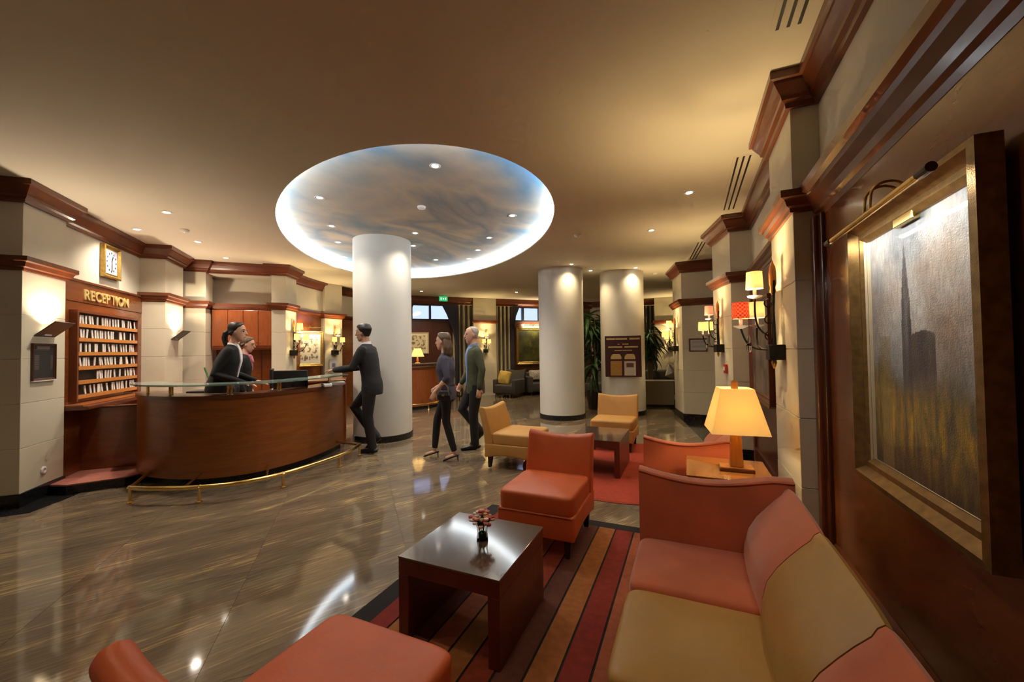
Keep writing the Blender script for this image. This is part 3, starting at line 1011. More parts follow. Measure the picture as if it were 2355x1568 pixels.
def letters(text, parent, size, mat, extrude=.008, width=None, y=0., z=0., name='letter', x0=0., bold=0.004):
    """one mesh per letter from the built-in font, in the parent's x-z plane facing -y, centred on x0"""
    objs, adv = [], 0.
    for ch in text:
        if ch == ' ':
            adv += size * .35; continue
        cu = bpy.data.curves.new(name, 'FONT')
        cu.body = ch; cu.size = size; cu.extrude = extrude; cu.offset = bold
        tmp = bpy.data.objects.new('tmp_text', cu); COL.objects.link(tmp)
        bpy.context.view_layer.update()
        me = bpy.data.meshes.new_from_object(tmp.evaluated_get(bpy.context.evaluated_depsgraph_get()))
        bpy.data.objects.remove(tmp)
        xs = [v.co.x for v in me.vertices]
        o = bpy.data.objects.new(name, me); COL.objects.link(o)
        me.materials.clear(); me.materials.append(mat)
        o.parent = parent
        o.rotation_euler = (PI / 2, 0, 0)
        objs.append((o, adv - min(xs)))
        adv += max(xs) - min(xs) + size * .10
    sc = (width / adv) if width else 1.
    for o, a in objs:
        o.location = (x0 - adv * sc / 2 + a * sc, y, z)
        o.scale = (sc, 1, 1)
    return adv


letters('RECEPTION', sg, .175, SIGNG, .008, 1.02, -.006, -.065)
# clock
ck = thing('wall_clock', 'rectangular gilt framed clock above the reception sign', 'clock', ts(-3.15, 6.99, 2.72), FACE_T)
frame_mb(.40, .44, .075, .05).build('clock_frame', GOLD, ck)
MB().box(-.14, .14, -.03, 0, -.16, .16).build('clock_face', plain('clock_face', (.42, .45, .52, 1), .35), ck)
for k in range(12):
    a = k * PI / 6
    MB().box(-.006, .006, -.034, -.03, -.012, .012).build('hour_mark', BLACKPL, ck, (.105 * math.sin(a), 0, .125 * math.cos(a)))
MB().box(-.006, .006, -.037, -.033, 0, .085).build('hour_hand', BLACKPL, ck, rot=(0, .35, 0))
MB().box(-.004, .004, -.040, -.037, 0, .12).build('minute_hand', BLACKPL, ck, rot=(0, PI, 0))


# black notice board on the near pillar
def board_fn(u, v):
    if v > .88 and .18 < u < .8 and v < .955: return (.16, .13, .10)
    if .84 < v < .855 and u < .8: return (.12, .10, .08)
    if .28 < v < .70 and .08 < u < .30 and int(v * 60) % 3: return (.09, .08, .075)
    if .28 < v < .70 and .84 < u < .95: return (.06, .05, .04)
    return (.012, .011, .012)


nb = thing('notice_board', 'black framed notice board below the wedge lamp', 'notice board', ts(-3.05, 5.62, 1.40), FACE_T)
frame_mb(.33, .38, .022, .02).build('frame', WOODD, nb)
painted('notice_sheet', .30, .35, 40, 60, board_fn, PRINT, nb, (0, -.006, 0))
MB().box(-.165, .165, -.024, 0, -.20, -.19).build('bottom_rail', METALW, nb)
so = thing('wall_socket', 'round white wall socket low on the near pillar', 'socket', ts(-3.05, 5.645, .275), FACE_T)
MB().lathe([(.04, 0), (.04, .008), (.034, .012), (.022, .012), (.02, .004)], 20).build('cover_plate', WHITEP, so, rot=(PI / 2, 0, 0), smooth=True)
MB().lathe([(.02, .0), (.02, .006)], 16).build('socket_well', METALW, so, rot=(PI / 2, 0, 0))
# paper notice on pillar G
gn = tag(painted('paper_notice', .10, .13, 10, 14, lambda u, v: (.5, .48, .48) if (.2 < u < .8 and .35 < v < .9 and int(v * 14) % 3 == 0) else (.62, .58, .5), PRINT, None, ts(-2.828, 8.13, 1.45), (0, 0, FACE_T)), 'small paper notice under the far wedge lamp', 'notice')

# ------------------------------------------------------------------ curved reception desk
dk = thing('reception_desk', 'curved mahogany reception desk with glass shelf and brass foot rail', 'reception desk', (0, 0, 0), R45)
DP = [(-2.55, 6.30), (-2.42, 5.98), (-2.20, 5.68), (-1.83, 5.42), (-1.45, 5.31), (-1.05, 5.40), (-.65, 5.76), (-.36, 6.25), (-.20, 6.66)]
DC = crom(DP, 8)


def strip(P, d0, d1, z0, z1):
    """solid band along a plan curve between offsets d0,d1 to its left"""
    return MB().sweep(P, [(d0, z0), (d1, z0), (d1, z1), (d0, z1)])


# travel from the pillar side to the far end: left of travel is the inside of the desk
strip(DC, .06, .12, .0, .10).build('plinth', BLACKST, dk)
seg_n = len(DC) - 1
cuts = [0, 14, 36, 56, seg_n]
for k in range(4):
    strip(DC[cuts[k]:cuts[k + 1] + 1], 0, .04, .09, .955).build('front_panel', WOODH, dk, smooth=True)
strip(DC, -.015, .30, .955, .995).build('counter_edge', WOODT, dk, smooth=True)
strip(DC, .30, .52, .72, .75).build('work_top', WOODH, dk, smooth=True)
strip(DC, .28, .30, .10, .955).build('inner_panel', WOOD, dk)
strip(DC[2:], -.06, .27, 1.105, 1.123).build('glass_shelf', GLASSG, dk, smooth=True)
MB().box(-.52, -.17, 6.64, 6.70, .1, .99).build('end_panel', WOODR, dk, bevel=.01)
for k in (8, 20, 34, 44, 58):
    p = DC[min(k, seg_n)]; q = DC[min(k + 1, seg_n)]
    tn = (Vector(q) - Vector(p)).normalized(); nn = Vector((-tn.y, tn.x))
    for a in (-.016, .016):
        c = Vector(p) + nn * .09 + tn * a
        MB().lathe([(.014, .995), (.012, 1.0), (.012, 1.10), (.015, 1.105)], 12, (c.x, c.y, 0)).build('shelf_post', BRASS, dk, smooth=True)
# brass foot rail
RP2 = [(-2.10, 5.06), (-1.87, 4.93), (-1.46, 4.80), (-1.12, 4.79), (-.76, 4.96), (-.41, 5.31), (-.13, 5.68), (.02, 6.07)]
RC = crom(RP2, 6)
ends = [(-2.2, 5.62)] + [RP2[0]]
rail = MB()
rail.tube([(-2.18, 5.70, .15), (-2.10, 5.06, .15)], .018, 10)
rail.tube([(p[0], p[1], .15) for p in RC], .022, 12)
rail.tube([(.02, 6.07, .15), (-.30, 6.40, .15)], .018, 10)
fr_ = rail.build('foot_rail', BRASS, dk, smooth=True)
for (x, y) in ((-2.10, 5.06), (-1.46, 4.80), (-.76, 4.96), (-.22, 5.56), (.02, 6.07)):
    MB().lathe([(.03, 0), (.03, .012), (.016, .018), (.014, .14), (.028, .15), (.014, .172)], 12, (x, y, 0)).build('rail_post', BRASS, fr_, smooth=True)
for (x, y, x2, y2) in ((-1.6, 4.84, -1.6, 5.36), (-.9, 4.90, -.99, 5.44)):
    MB().tube([(x, y, .15), (x2, y2, .15)], .011, 8).build('rail_stay', BRASS, fr_, smooth=True)

# second counter piece behind the leaning man
sc2 = thing('side_counter', 'small mahogany side counter at the end of the reception desk', 'counter', (0, 0, 0), R45)
MB().box(-.75, -.22, 6.74, 7.35, .10, 1.0).build('body', WOODR, sc2, bevel=.01)
MB().box(-.80, -.18, 6.70, 7.40, 1.0, 1.03).build('counter_top', WOODT, sc2, bevel=.006)
MB().box(-.225, -.20, 6.80, 7.28, .2, .9).build('door', WOODR, sc2, bevel=.006)

# ------------------------------------------------------------------ office furniture behind the desk
cb = thing('wall_cabinet', 'mahogany wall cabinets with four doors behind reception', 'cabinet', (0, 0, 0), R45)
MB().box(-2.58, -1.56, 9.08, 9.42, 1.57, 2.33).build('body', WOODR, cb)
for k in range(4):
    a = -2.57 + k * .2525
    d = MB().box(a, a + .246, 9.055, 9.08, 1.61, 2.30).build('door', WOODR, cb, bevel=.006)
    MB().lathe([(.008, 0), (.012, .012), (.006, .02)], 10).build('knob', BRASS, d, (a + (.22 if k % 2 == 0 else .03), 9.055, 1.68), rot=(PI / 2, 0, 0), smooth=True)
MB().sweep([(-1.55, 9.08), (-2.60, 9.08)], [(0, 2.32), (.03, 2.32), (.05, 2.36), (.06, 2.42), (0, 2.42)]).build('cornice', WOODT, cb)
MB().box(-2.58, -1.56, 9.09, 9.40, 1.54, 1.57).build('underside', WOODT, cb)
bp_ = thing('back_panel', 'dark mahogany niche panel under the wall cabinets', 'panel', (0, 0, 0), R45)
MB().box(-2.58, -1.56, 9.36, 9.42, .1, 1.54).build('board', WOOD, bp_)
for k in range(1, 4):
    MB().box(-2.58 + k * .255 - .006, -2.58 + k * .255 + .006, 9.35, 9.36, .1, 1.54).build('batten', WOODD, bp_)
# louvre grille in the passage
lv = thing('louvre_grille', 'dark louvre grille in the passage beside the key pillar', 'grille', ts(-3.1, 8.66, 0), FACE_T)
MB().box(-.16, .16, 0, .03, .62, 1.34).build('frame', METALW, lv)
for k in range(10):
    MB().box(-.15, .15, -.03, .01, .66 + k * .068, .70 + k * .068).build('slat', BLACKPL, lv, rot=(0, 0, 0))


def monitor(label, loc, rz, w=.43, h=.27, up=.20):
    t = thing('monitor', label, 'monitor', loc, rz)
    MB().box(-w / 2, w / 2, -.02, .02, up, up + h).build('housing', BLACKPL, t, bevel=.012)
    MB().box(-w / 2 + .02, w / 2 - .02, .02, .022, up + .02, up - .02 + h).build('screen', plain('screen_glass', (.02, .03, .05, 1), .1), t)
    MB().box(-.03, .03, -.05, -.02, .0, up + .12).build('stand', BLACKPL, t, bevel=.006)
    MB().box(-.12, .12, -.09, .07, 0, .012).build('foot', BLACKPL, t, bevel=.004)
    return t


monitor('black computer monitor seen from behind on the reception desk', (-4.97, 3.76, .75), math.radians(36))
monitor('black computer monitor seen edge-on beside the cabinet niche', (-5.62, 3.95, .75), math.radians(142), .40, .28)
pt = thing('desk_printer', 'grey desk printer behind the receptionist', 'printer', (-5.95, 3.22, .75), math.radians(40))
MB().box(-.16, .16, -.15, .15, 0, .20).build('body', plain('grey_plastic', (.12, .13, .14, 1), .5), pt, bevel=.02)
MB().box(-.13, .13, -.17, .10, .20, .23).build('lid', BLACKPL, pt, bevel=.01)
MB().box(-.10, .10, -.26, -.15, .06, .075).build('paper_tray', WHITEP, pt)
kb = thing('office_counter', 'mahogany work counter under the printer', 'counter', (0, 0, 0), R45)
MB().box(-2.15, -1.7, 6.28, 6.75, .71, .75).build('top', WOODH, kb, bevel=.005)
for x in (-2.12, -1.76):
    MB().box(x, x + .05, 6.28, 6.7, .10, .71).build('leg_panel', WOOD, kb)
gs = thing('plant_stake', 'slim green leaning stem behind the printer', 'plant', (-6.13, 3.42, .75))
MB().tube([(0, 0, .18), (-.03, -.02, .36), (-.075, -.05, .52)], [.006, .011, .014], 8).build('stem', GREENP, gs, smooth=True)
MB().lathe([(.035, 0), (.045, .17), (.045, .2), (.03, .2)], 14).build('holder', BLACKPL, gs, smooth=True)
pc = thing('card_reader', 'small white payment terminal beside the monitor', 'terminal', (-4.52, 3.96, .995), math.radians(60))
MB().box(-.05, .05, -.09, .09, 0, .04).build('body', WHITEP, pc, bevel=.008)
MB().box(-.04, .04, 0, .07, .04, .043).build('screen', BLACKPL, pc)
for a in range(3):
    for c in range(3):
        MB().box(-.03 + a * .022, -.014 + a * .022, -.07 + c * .022, -.056 + c * .022, .04, .044).build('button', BLACKPL, pc)
pb = thing('paper_stack', 'stack of white leaflets on the reception work top', 'papers', (-4.72, 4.30, .995), .9)
MB().box(-.11, .11, -.15, .15, 0, .03).build('sheets', SHIRTW, pb)
MB().box(-.10, .10, -.14, .14, .03, .034).build('cover_sheet', METALW, pb, rz=.08)

rd = thing('rear_desk', 'small mahogany desk carrying the edge-on monitor', 'desk', (0, 0, 0), R45)
MB().box(-1.42, -.92, 6.55, 7.05, .71, .75).build('top', WOODH, rd, bevel=.005)
for x in (-1.40, -.98):
    MB().box(x, x + .04, 6.58, 7.02, .10, .71).build('leg_panel', WOOD, rd)


# ------------------------------------------------------------------ lounge: rugs
RG = rgb
rug = thing('striped_rug', 'rectangular striped rug in reds and browns with black border under the coffee table', 'rug')
RM = {n: plain('rug_' + n, c, .95, var=.16, scale=26, bump=.35) for n, c in dict(black=(.010, .009, .011, 1), red=(.20, .018, .012, 1), orange=(.30, .105, .030, 1), plum=(.095, .028, .022, 1), terra=(.31, .085, .040, 1), brick=(.26, .040, .018, 1)).items()}
MB().box(-1.72, .45, -.6, 3.38, .0, .006).build('backing', RM['black'], rug)
x = -1.595
order = ['red', 'brick', 'orange', 'terra', 'brick', 'plum', 'orange', 'red', 'terra', 'plum', 'orange', 'red', 'terra', 'brick']
xs_ = [-1.595, -1.47, -1.34, -1.215, -1.085, -.955, -.825, -.695, -.560, -.422, -.29, -.16, -.03, .10, .35]
cols_ = ['red', 'orange', 'plum', 'terra', 'orange', 'brick', 'plum', 'orange', 'red', 'terra', 'plum', 'orange', 'red', 'terra']
for k in range(14):
    MB().box(xs_[k] + .006, xs_[k + 1] - .006, -.48, 3.27, .006, .010).build('stripe', RM[cols_[k]], rug)
r2 = thing('round_rug', 'plain red round rug under the far lounge group', 'rug', (-.75, 5.10, 0))
REDRUG = plain('red_rug', (.36, .042, .018, 1), .95, var=.12, scale=24, bump=.35)
MB().lathe([(1.24, 0), (1.24, .006), (1.225, .010)], 72).build('pile', REDRUG, r2)
MB().lathe([(1.262, 0), (1.262, .005), (1.24, .005)], 72).build('rug_edge', RM['brick'], r2)


# ------------------------------------------------------------------ upholstery helpers
def pad(w, d, h, r=.03, crown=.012, n=48, e=.18):
    """upholstered cushion: rounded box w (x) d (y) h (z), base at z=0, slightly domed"""
    def ring(z, inset):
        pts = []
        for j in range(n):
            an = 2 * PI * (j + .5) / n
            ca, sa = math.cos(an), math.sin(an)
            pts.append((math.copysign(abs(ca) ** e, ca) * (w / 2 - inset), math.copysign(abs(sa) ** e, sa) * (d / 2 - inset), z))
        return pts
    m = 5
    rs = [ring(r * (1 - math.cos(PI / 2 * k / m)), r * (1 - math.sin(PI / 2 * k / m))) for k in range(m + 1)]
    rs += [ring(h - r + r * math.sin(PI / 2 * k / m), r * (1 - math.cos(PI / 2 * k / m))) for k in range(m + 1)]
    last = rs[-1]
    for q in (.75, .5, .25, .04):
        rs.append([(p[0] * q, p[1] * q, h + crown * (1 - q ** 2)) for p in last])
    return MB().rings(rs)


def slab(w, prof, dip=0., nx=14, bow=0., topz=None):
    """backrest: closed side profile [(y, z)] carried along x; the upper edge dips in the middle, the face bows back"""
    rs = []
    tz = topz or max(p[1] for p in prof)
    lo = min(p[1] for p in prof)
    edge = [0, .012, .03] 
    xs = [-.5 + k / nx for k in range(nx + 1)]
    for i, u in enumerate(xs):
        e = 1 - (2 * u) ** 2
        ring = []
        for (y, z) in prof:
            f = max(0, (z - lo) / (tz - lo))
            ring.append((u * w, y + bow * e * f, z - dip * e * f ** 2))
        rs.append(ring)
    return MB().rings(rs)


def back_prof(y0, z0, y1, z1, th, roll=.02, n=6):
    """leaning back: front line (y0,z0)->(y1,z1) curving, thickness th"""
    fr = []
    for k in range(n + 1):
        u = k / n
        fr.append((y0 + (y1 - y0) * u ** 1.35, z0 + (z1 - z0) * u))
    bk = [(y + th * (1 - .25 * (k / n)), z - (.02 if k == n else 0)) for k, (y, z) in enumerate(fr)]
    top = [(fr[-1][0] + .3 * th, z1 + roll * .8), (fr[-1][0] + .6 * th, z1 + roll * .5)]
    return fr + top + bk[::-1]


def slipper_chair(label, loc, rz, mat, group, w=.56, sd=.54, hb=.742):
    """low armless chair; local front is -y, x across; origin at floor centre of the seat"""
    t = thing('slipper_chair', label, 'chair', loc, rz, group)
    d = sd
    # upholstered base with a shallow arched apron
    b = MB()
    hh = .17
    z0 = .125
    for sgn in (0,):
        rs = []
        n = 16
        for k in range(n + 1):
            u = k / n
            y = -d / 2 - .01 + u * (d + .10)
            za = z0 + .035 * math.sin(PI * u)
            rs.append([(-w / 2 - .008, y, za), (w / 2 + .008, y, za), (w / 2 + .008, y, z0 + hh), (-w / 2 - .008, y, z0 + hh)])
        b.rings(rs)
    b.build('seat_base', mat, t, bevel=.014, bseg=3)
    pad(w, d + .02, .145, .028, .018).build('seat_cushion', mat, t, (0, -.005, z0 + hh - .012), smooth=True)
    MB().sweep([(-w / 2 + .004, -d / 2 - .012), (w / 2 - .004, -d / 2 - .012)], [(-.006, z0 + hh - .004), (.0, z0 + hh - .007), (.006, z0 + hh - .004), (0, z0 + hh + .004)]).build('piping', mat, t)
    pr = back_prof(d / 2 - .04, z0 + .05, d / 2 + .085, hb - .01, .115)
    slab(w + .006, pr, .035, 16, .02).build('backrest', mat, t, bevel=.022, bseg=3)
    for sx in (-1, 1):
        for sy, yy in ((-1, -d / 2 + .05), (1, d / 2 + .03)):
            xx = sx * (w / 2 - .05)
            v = []
            MB().rings([[(xx - .028, yy - .028, z0 + .03), (xx + .028, yy - .028, z0 + .03), (xx + .028, yy + .028, z0 + .03), (xx - .028, yy + .028, z0 + .03)],
                        [(xx - .017, yy - .017 + sy * .012, 0), (xx + .017, yy - .017 + sy * .012, 0), (xx + .017, yy + .017 + sy * .012, 0), (xx - .017, yy + .017 + sy * .012, 0)]]).build('leg', LEGM, t)
    return t


RZ0 = .010
slipper_chair('orange leather slipper chair facing the camera behind the coffee table', (-1.02, 2.93, RZ0), 0, ORANGE, 'orange slipper chairs')
slipper_chair('orange leather slipper chair cropped by the bottom edge before the coffee table', (-1.02, .90, RZ0), PI, ORANGE, 'orange slipper chairs', .56, .54)
slipper_chair('ochre slipper chair in profile beside the walking couple', (-1.97, 4.70, .010), PI / 2, OCHRE, 'ochre slipper chairs', .62)
slipper_chair('ochre slipper chair facing the camera in front of the notice column', (-1.02, 5.99, .010), 0, OCHRE, 'ochre slipper chairs', .60)


# ------------------------------------------------------------------ coffee tables
def coffee_table(label, x0, x1, y0, y1, zt, base, group=None):
    t = thing('coffee_table', label, 'table', ((x0 + x1) / 2, (y0 + y1) / 2, base), 0, group)
    w, d, h = x1 - x0, y1 - y0, zt - base
    MB().box(-w / 2, w / 2, -d / 2, d / 2, h - .085, h - .008).build('top', TABLEW, t, bevel=.003)
    for s in (-1, 1):
        a, c = sorted((s * w / 2, s * (w / 2 - .06)))
        MB().box(a, c, -d / 2, d / 2, 0, h - .085).build('side_panel', TABLEW, t, bevel=.003)
    MB().box(-w / 2 - .002, w / 2 + .002, -d / 2 - .002, d / 2 + .002, h - .008, h).build('glass_top', GLASS_DARK, t, bevel=.0015)
    return t


GLASS_DARK = plain('smoked_glass_top', (.105, .066, .050, 1), .14, var=.05, coat=.8, spec=.7)
coffee_table('square red-brown coffee table with glass top and flower vase', -1.366, -.80, 1.63, 2.22, .417, RZ0, 'red-brown coffee tables')
coffee_table('red-brown coffee table with glass top between the ochre chairs', -1.30, -.72, 4.54, 5.32, .42, RZ0, 'red-brown coffee tables')

# vase of flowers
vz = thing('flower_vase', 'small glass vase of red and white flowers on the coffee table', 'vase', (-1.055, 1.95, .417))
MB().rings([[(r * math.cos(2 * PI * j / 20), r * math.sin(2 * PI * j / 20), z) for j in range(20)] for r, z in ((.028, .0), (.032, .006), (.027, .045), (.034, .085), (.0315, .085), (.0245, .046), (.026, .010), (.01, .008))]).build('vase', VASEG, vz, smooth=True)
MB().lathe([(.022, .0105), (.0235, .030), (.020, .038)], 16).build('green_filling', plain('moss_green', (.10, .22, .02, 1), .6, var=.3, scale=80), vz, smooth=True)
cols = [plain('petal_red', (.50, .04, .06, 1), .6), plain('petal_white', (.78, .66, .58, 1), .6), plain('petal_pink', (.72, .28, .24, 1), .6), plain('petal_yellow', (.55, .38, .10, 1), .6)]
rnd = random.Random(3)
for k in range(44):
    a = rnd.uniform(0, 2 * PI); q = rnd.random() ** .6 * .062; z = .15 - q * .6 + rnd.uniform(-.025, .02)
    p = (q * math.cos(a), q * math.sin(a), z)
    m = cols[0] if rnd.random() < .35 else cols[1] if p[0] < 0 and rnd.random() < .7 else cols[rnd.choice((1, 2, 2, 3))]
    bl = MB()
    for i in range(5):
        bb = 2 * PI * i / 5 + a
        bl.ball((p[0] + .006 * math.cos(bb), p[1] + .006 * math.sin(bb), p[2]), .0098, 6, (1, 1, .75))
    bl.build('blossom', m, vz, smooth=True)
    if k % 3 == 0:
        MB().tube([(p[0] * .2, p[1] * .2, .03), (p[0] * .5, p[1] * .5, .09), p], .0015, 5).build('stalk', LEAF, vz)
for k in range(9):
    a = k * .7
    MB().add([(0, 0, .075), (.03 * math.cos(a - .3), .03 * math.sin(a - .3), .105), (.055 * math.cos(a), .055 * math.sin(a), .115), (.03 * math.cos(a + .3), .03 * math.sin(a + .3), .103), (.015 * math.cos(a), .015 * math.sin(a), .070)], [(0, 1, 2), (0, 2, 3), (0, 4, 1), (0, 3, 4), (1, 4, 2), (3, 2, 4)]).build('leaf', LEAF, vz)


# ------------------------------------------------------------------ corner sofas along the wall
def wall_sofa(label, xf, xb, ya, modules, mats, zt=.78, arm_far=True, flip=1, name='corner_sofa', parts_from=0, zs=.42, armx=None):
    """sofa against the right wall. Seats run along y, front at x=xf, back pads rise from x=xb. modules: list of (y0, y1)"""
    t = thing(name, label, 'sofa', (0, 0, 0))
    for (y0, y1), m in zip(modules, mats):
        w = y1 - y0
        MB().box(xf + .015, .46, y0 + .003, y1 - .003, .09, .285).build('seat_base', m, t, bevel=.015, bseg=3)
        pad(xb + .07 - xf, w - .004, .15, .035, .022).build('seat_cushion', m, t, ((xf + xb + .07) / 2, (y0 + y1) / 2, zs - .155), smooth=True)
        # shield shaped back pad: profile in x-z leaning to the wall, domed across y
        rs = []
        n = 14
        for k in range(n + 1):
            u = k / n
            e = 1 - (2 * u - 1) ** 2
            y = y0 + .003 + u * (w - .006)
            bl = .03 * e ** .6          # puff of the face
            ht = zt - .025 + .012 * e ** .5
            pr = []
            for dx, zz in ((.0, .30), (.002, .40), (.008, .47), (.025, .54), (.06, .60), (.10, .65), (.135, .69), (.17, .725)):
                f = (zz - .30) / .425
                pr.append((xb + dx - bl * .6 * math.sin(PI * (.1 + .75 * f)), y, .30 + (ht - .035 - .30) * f))
            pr += [(xb + .182, y, ht - .012), (xb + .198, y, ht), (xb + .214, y, ht - .010), (xb + .224, y, ht - .05), (xb + .23, y, .30), (xb + .2, y, .12), (xb + .05, y, .12)]
            rs.append(pr)
        MB().rings(rs).build('back_pad', m, t, smooth=True, sub=0)
    # arm panel
    m = mats[0]
    y0, y1 = ya
    rs = []
    n = 20
    for k in range(n + 1):
        u = k / n
        x = xf + u * (xb + .228 - xf)
        top = zt + .0 - .045 * math.sin(PI * min(1, u * 1.15)) + .01 * u
        rs.append([(x, y0, .09), (x, y0, top - .03), (x, y0 + .012, top - .008), (x, (y0 + y1) / 2, top), (x, y1 - .012, top - .008), (x, y1, top - .03), (x, y1, .09)])
    MB().rings(rs).build('arm_panel', m, t, smooth=True)
    MB().tube([(xf + u * (xb + .228 - xf), y0 + .004, zt - .045 * math.sin(PI * min(1, u * 1.15)) + .01 * u - .014) for u in [k / 16 for k in range(17)]], .005, 6).build('piping', m, t, smooth=True)
    ys = [modules[0][0], modules[-1][1]]
    lo, hi = min(min(q) for q in modules), max(max(q) for q in modules)
    for xx in (xf + .07, .40):
        for yy in (lo + .06, hi - .03):
            MB().rings([[(xx - .025, yy - .025, .10), (xx + .025, yy - .025, .10), (xx + .025, yy + .025, .10), (xx - .025, yy + .025, .10)], [(xx - .016, yy - .016, RZ0), (xx + .016, yy - .016, RZ0), (xx + .016, yy + .016, RZ0), (xx - .016, yy + .016, RZ0)]]).build('leg', LEGM, t)
    return t


wall_sofa('low sofa of terracotta velvet and gold leather along the panelled wall', -.27, .235, (2.345, 2.45), [(1.835, 2.345), (1.29, 1.835), (.76, 1.29), (.22, .76)], [VELVET, GOLDL, VELVET, GOLDL])
wall_sofa('orange velvet sofa beyond the table lamp', -.36, .12, (3.52, 3.62), [(3.62, 4.14), (4.14, 4.66)], [plain('orange_velvet', (.50, .10, .030, 1), .75, var=.12, scale=4, sheen=.6, bump=.04)] * 2, zt=.715)

# end table and lamp
et = thing('end_table', 'honey wood end table with glass top between the two wall sofas', 'table', (.225, 3.16, .010))
MB().box(-.25, .25, -.26, .26, .53, .592).build('top', WOODL, et, bevel=.004)
MB().box(-.255, .255, -.265, .265, .592, .60).build('glass_top', wood('glazed_honey_wood', (.40, .15, .03, 1), (.5, .21, .05, 1), rough=.08, coat=1.), et, bevel=.002)
for sx in (-1, 1):
    a, c = sorted((sx * .25, sx * .20))
    MB().box(a, c, -.26, .26, 0, .53).build('side_panel', WOODL, et, bevel=.003)
lp = thing('table_lamp', 'table lamp with honey wood stem and tapered square parchment shade', 'lamp', (.285, 3.13, .611))
MB().box(-.105, .105, -.06, .06, 0, .022).build('base', WOODT, lp, bevel=.004)
MB().box(-.10, .10, -.055, .055, .022, .026).build('base_plate', WOODL, lp)
MB().rings([[(-a, -c, z), (a, -c, z), (a, c, z), (-a, c, z)] for a, c, z in ((.042, .035, .026), (.036, .03, .14), (.032, .028, .29))]).build('stem', WOODL, lp, bevel=.006)
MB().tube([(0, 0, .29), (0, 0, .585)], .006, 8).build('rod', BRASS, lp)
MB().rings([[(-a, -a, z), (a, -a, z), (a, a, z), (-a, a, z)] for a, z in ((.02, .555), (.02, .60), (.012, .612))]).build('finial', WOODL, lp)
MB().ball((0, 0, .38), .03, 12, (1, 1, 1.3)).build('bulb', BULB, lp, smooth=True)
a0, a1, z0, z1 = .172, .100, .268, .560
shp = MB()
th = .002
o_ = lambda a, z: [(-a, -a, z), (a, -a, z), (a, a, z), (-a, a, z)]
rs = [o_(a0, z0), o_(a1, z1), o_(a1 - th, z1), o_(a0 - th, z0)]
rs.append(rs[0])
shp.rings(rs, cap=False).build('lamp_shade', LAMPSH, lp, rz=.10)
light('POINT', 'lamp_bulb', (0, 0, .40), 10, (1.0, .78, .45), lp, .035)


# ------------------------------------------------------------------ the big painting with its picture light
def fbm(x, y, z=0., o=4):
    v, a = 0., .5
    for k in range(o):
        v += a * noise.noise(Vector((x, y, z)) * 2 ** k); a *= .5
    return v


def mixc(a, b, t):
    t = max(0., min(1., t))
    return tuple(a[i] * (1 - t) + b[i] * t for i in range(3))


def L3(r, g, b_): return (lin(r), lin(g), lin(b_))


def tower_painting(u, v):
    n = fbm(u * 3.2, v * 2.4, 1.)
    n2 = fbm(u * 9, v * 4, 5.)
    sky = mixc(L3(98, 112, 126), L3(206, 208, 208), .5 + 1.5 * n + .35 * (v - .7))
    sky = mixc(sky, L3(176, 140, 105), max(0, 1.5 * fbm(u * 2.1 + 4, v * 2.6, 9.) + .12))
    col = sky
    st = fbm(u * 30, v * 5, 3.)
    # field of ochre strokes
    edge = .36 + .05 * n2 + .10 * math.exp(-((u - .12) / .12) ** 2)
    if v < edge + .06:
        f = mixc(L3(150, 128, 62), L3(70, 72, 66), .5 + 1.6 * st)
        f = mixc(f, L3(196, 158, 48), max(0, 1.5 * fbm(u * 22, v * 7, 7.)) * math.exp(-((v - .20) / .13) ** 2) * 2)
        f = mixc(f, L3(60, 48, 40), max(0, (.17 - v) * 6 + .5 * st))
        col = mixc(col, f, (edge + .06 - v) / .10)
    # ghost of a pale tower
    if .10 < u < .24 and v < .56 + .01 * n2: col = mixc(col, L3(150, 132, 78), .55 + .5 * st)
    # dark tower with spire and nave
    cx = .42
    dark = L3(72, 68, 76)
    hw = None
    if v < .62: hw = .052
    elif v < .70: hw = .045
    elif v < .92: hw = .040 * (.93 - v) / .23
    if hw and v > .25 and abs(u - cx) < hw + .006 * st: col = mixc(col, dark, min(1, (v - .25) * 7) * (.85 + .4 * st))
    if .46 < u < .68 and .30 < v < .575 - .03 * abs(u - .58) * 5 + .006 * n2: col = mixc(col, mixc(dark, L3(104, 94, 88), .5 + 1.2 * st), min(1, (v - .30) * 8))
    return tuple(max(.004, c * (.86 + .5 * fbm(u * 60, v * 26, 2.))) for c in col)


bg = thing('oil_painting', 'large gilt framed painting of a dark spired tower over ochre fields', 'painting', (.735, 1.845, 1.43), FACE_W)
frame_mb(.89, 1.11, .09, .055).build('frame', AGILT, bg)
frame_mb(.73, .97, .022, .022).build('inner_slip', plain('pale_gilt', (.70, .60, .42, 1), .4, .4), bg)
painted('canvas', .71, .96, 150, 200, tower_painting, PAINT, bg, (0, -.008, 0))
MB().box(-.40, .40, -.004, .024, -.52, .52).build('backing', WOODD, bg)
plm = thing('picture_light', 'brass picture light with swan neck arms over the big painting', 'picture light', (.735, 1.86, 1.93), FACE_W)
MB().tube([(-.44, -.125, .0), (.42, -.125, .0)], .011, 12).build('lamp_tube', BRASS, plm, smooth=True)
for x in (-.42, .40):
    MB().lathe([(.014, -.03), (.014, .03)], 12).build('end_cap', DARKMET, plm, (x, -.125, 0), rot=(0, PI / 2, 0))
for x in (-.02, .03):
    pts = [(x, -.02, -.02)]
    for k in range(10):
        a = PI * k / 9
        pts.append((x + (.0), -.07 + .05 * math.cos(a), .06 + .045 * math.sin(a)))
    pts.append((x, -.125, .0))
    MB().tube(pts, .005, 8).build('swan_neck', BRASS, plm, smooth=True)
MB().box(-.06, .08, -.03, .0, -.05, .0).build('mount', BRASS, plm, bevel=.004)
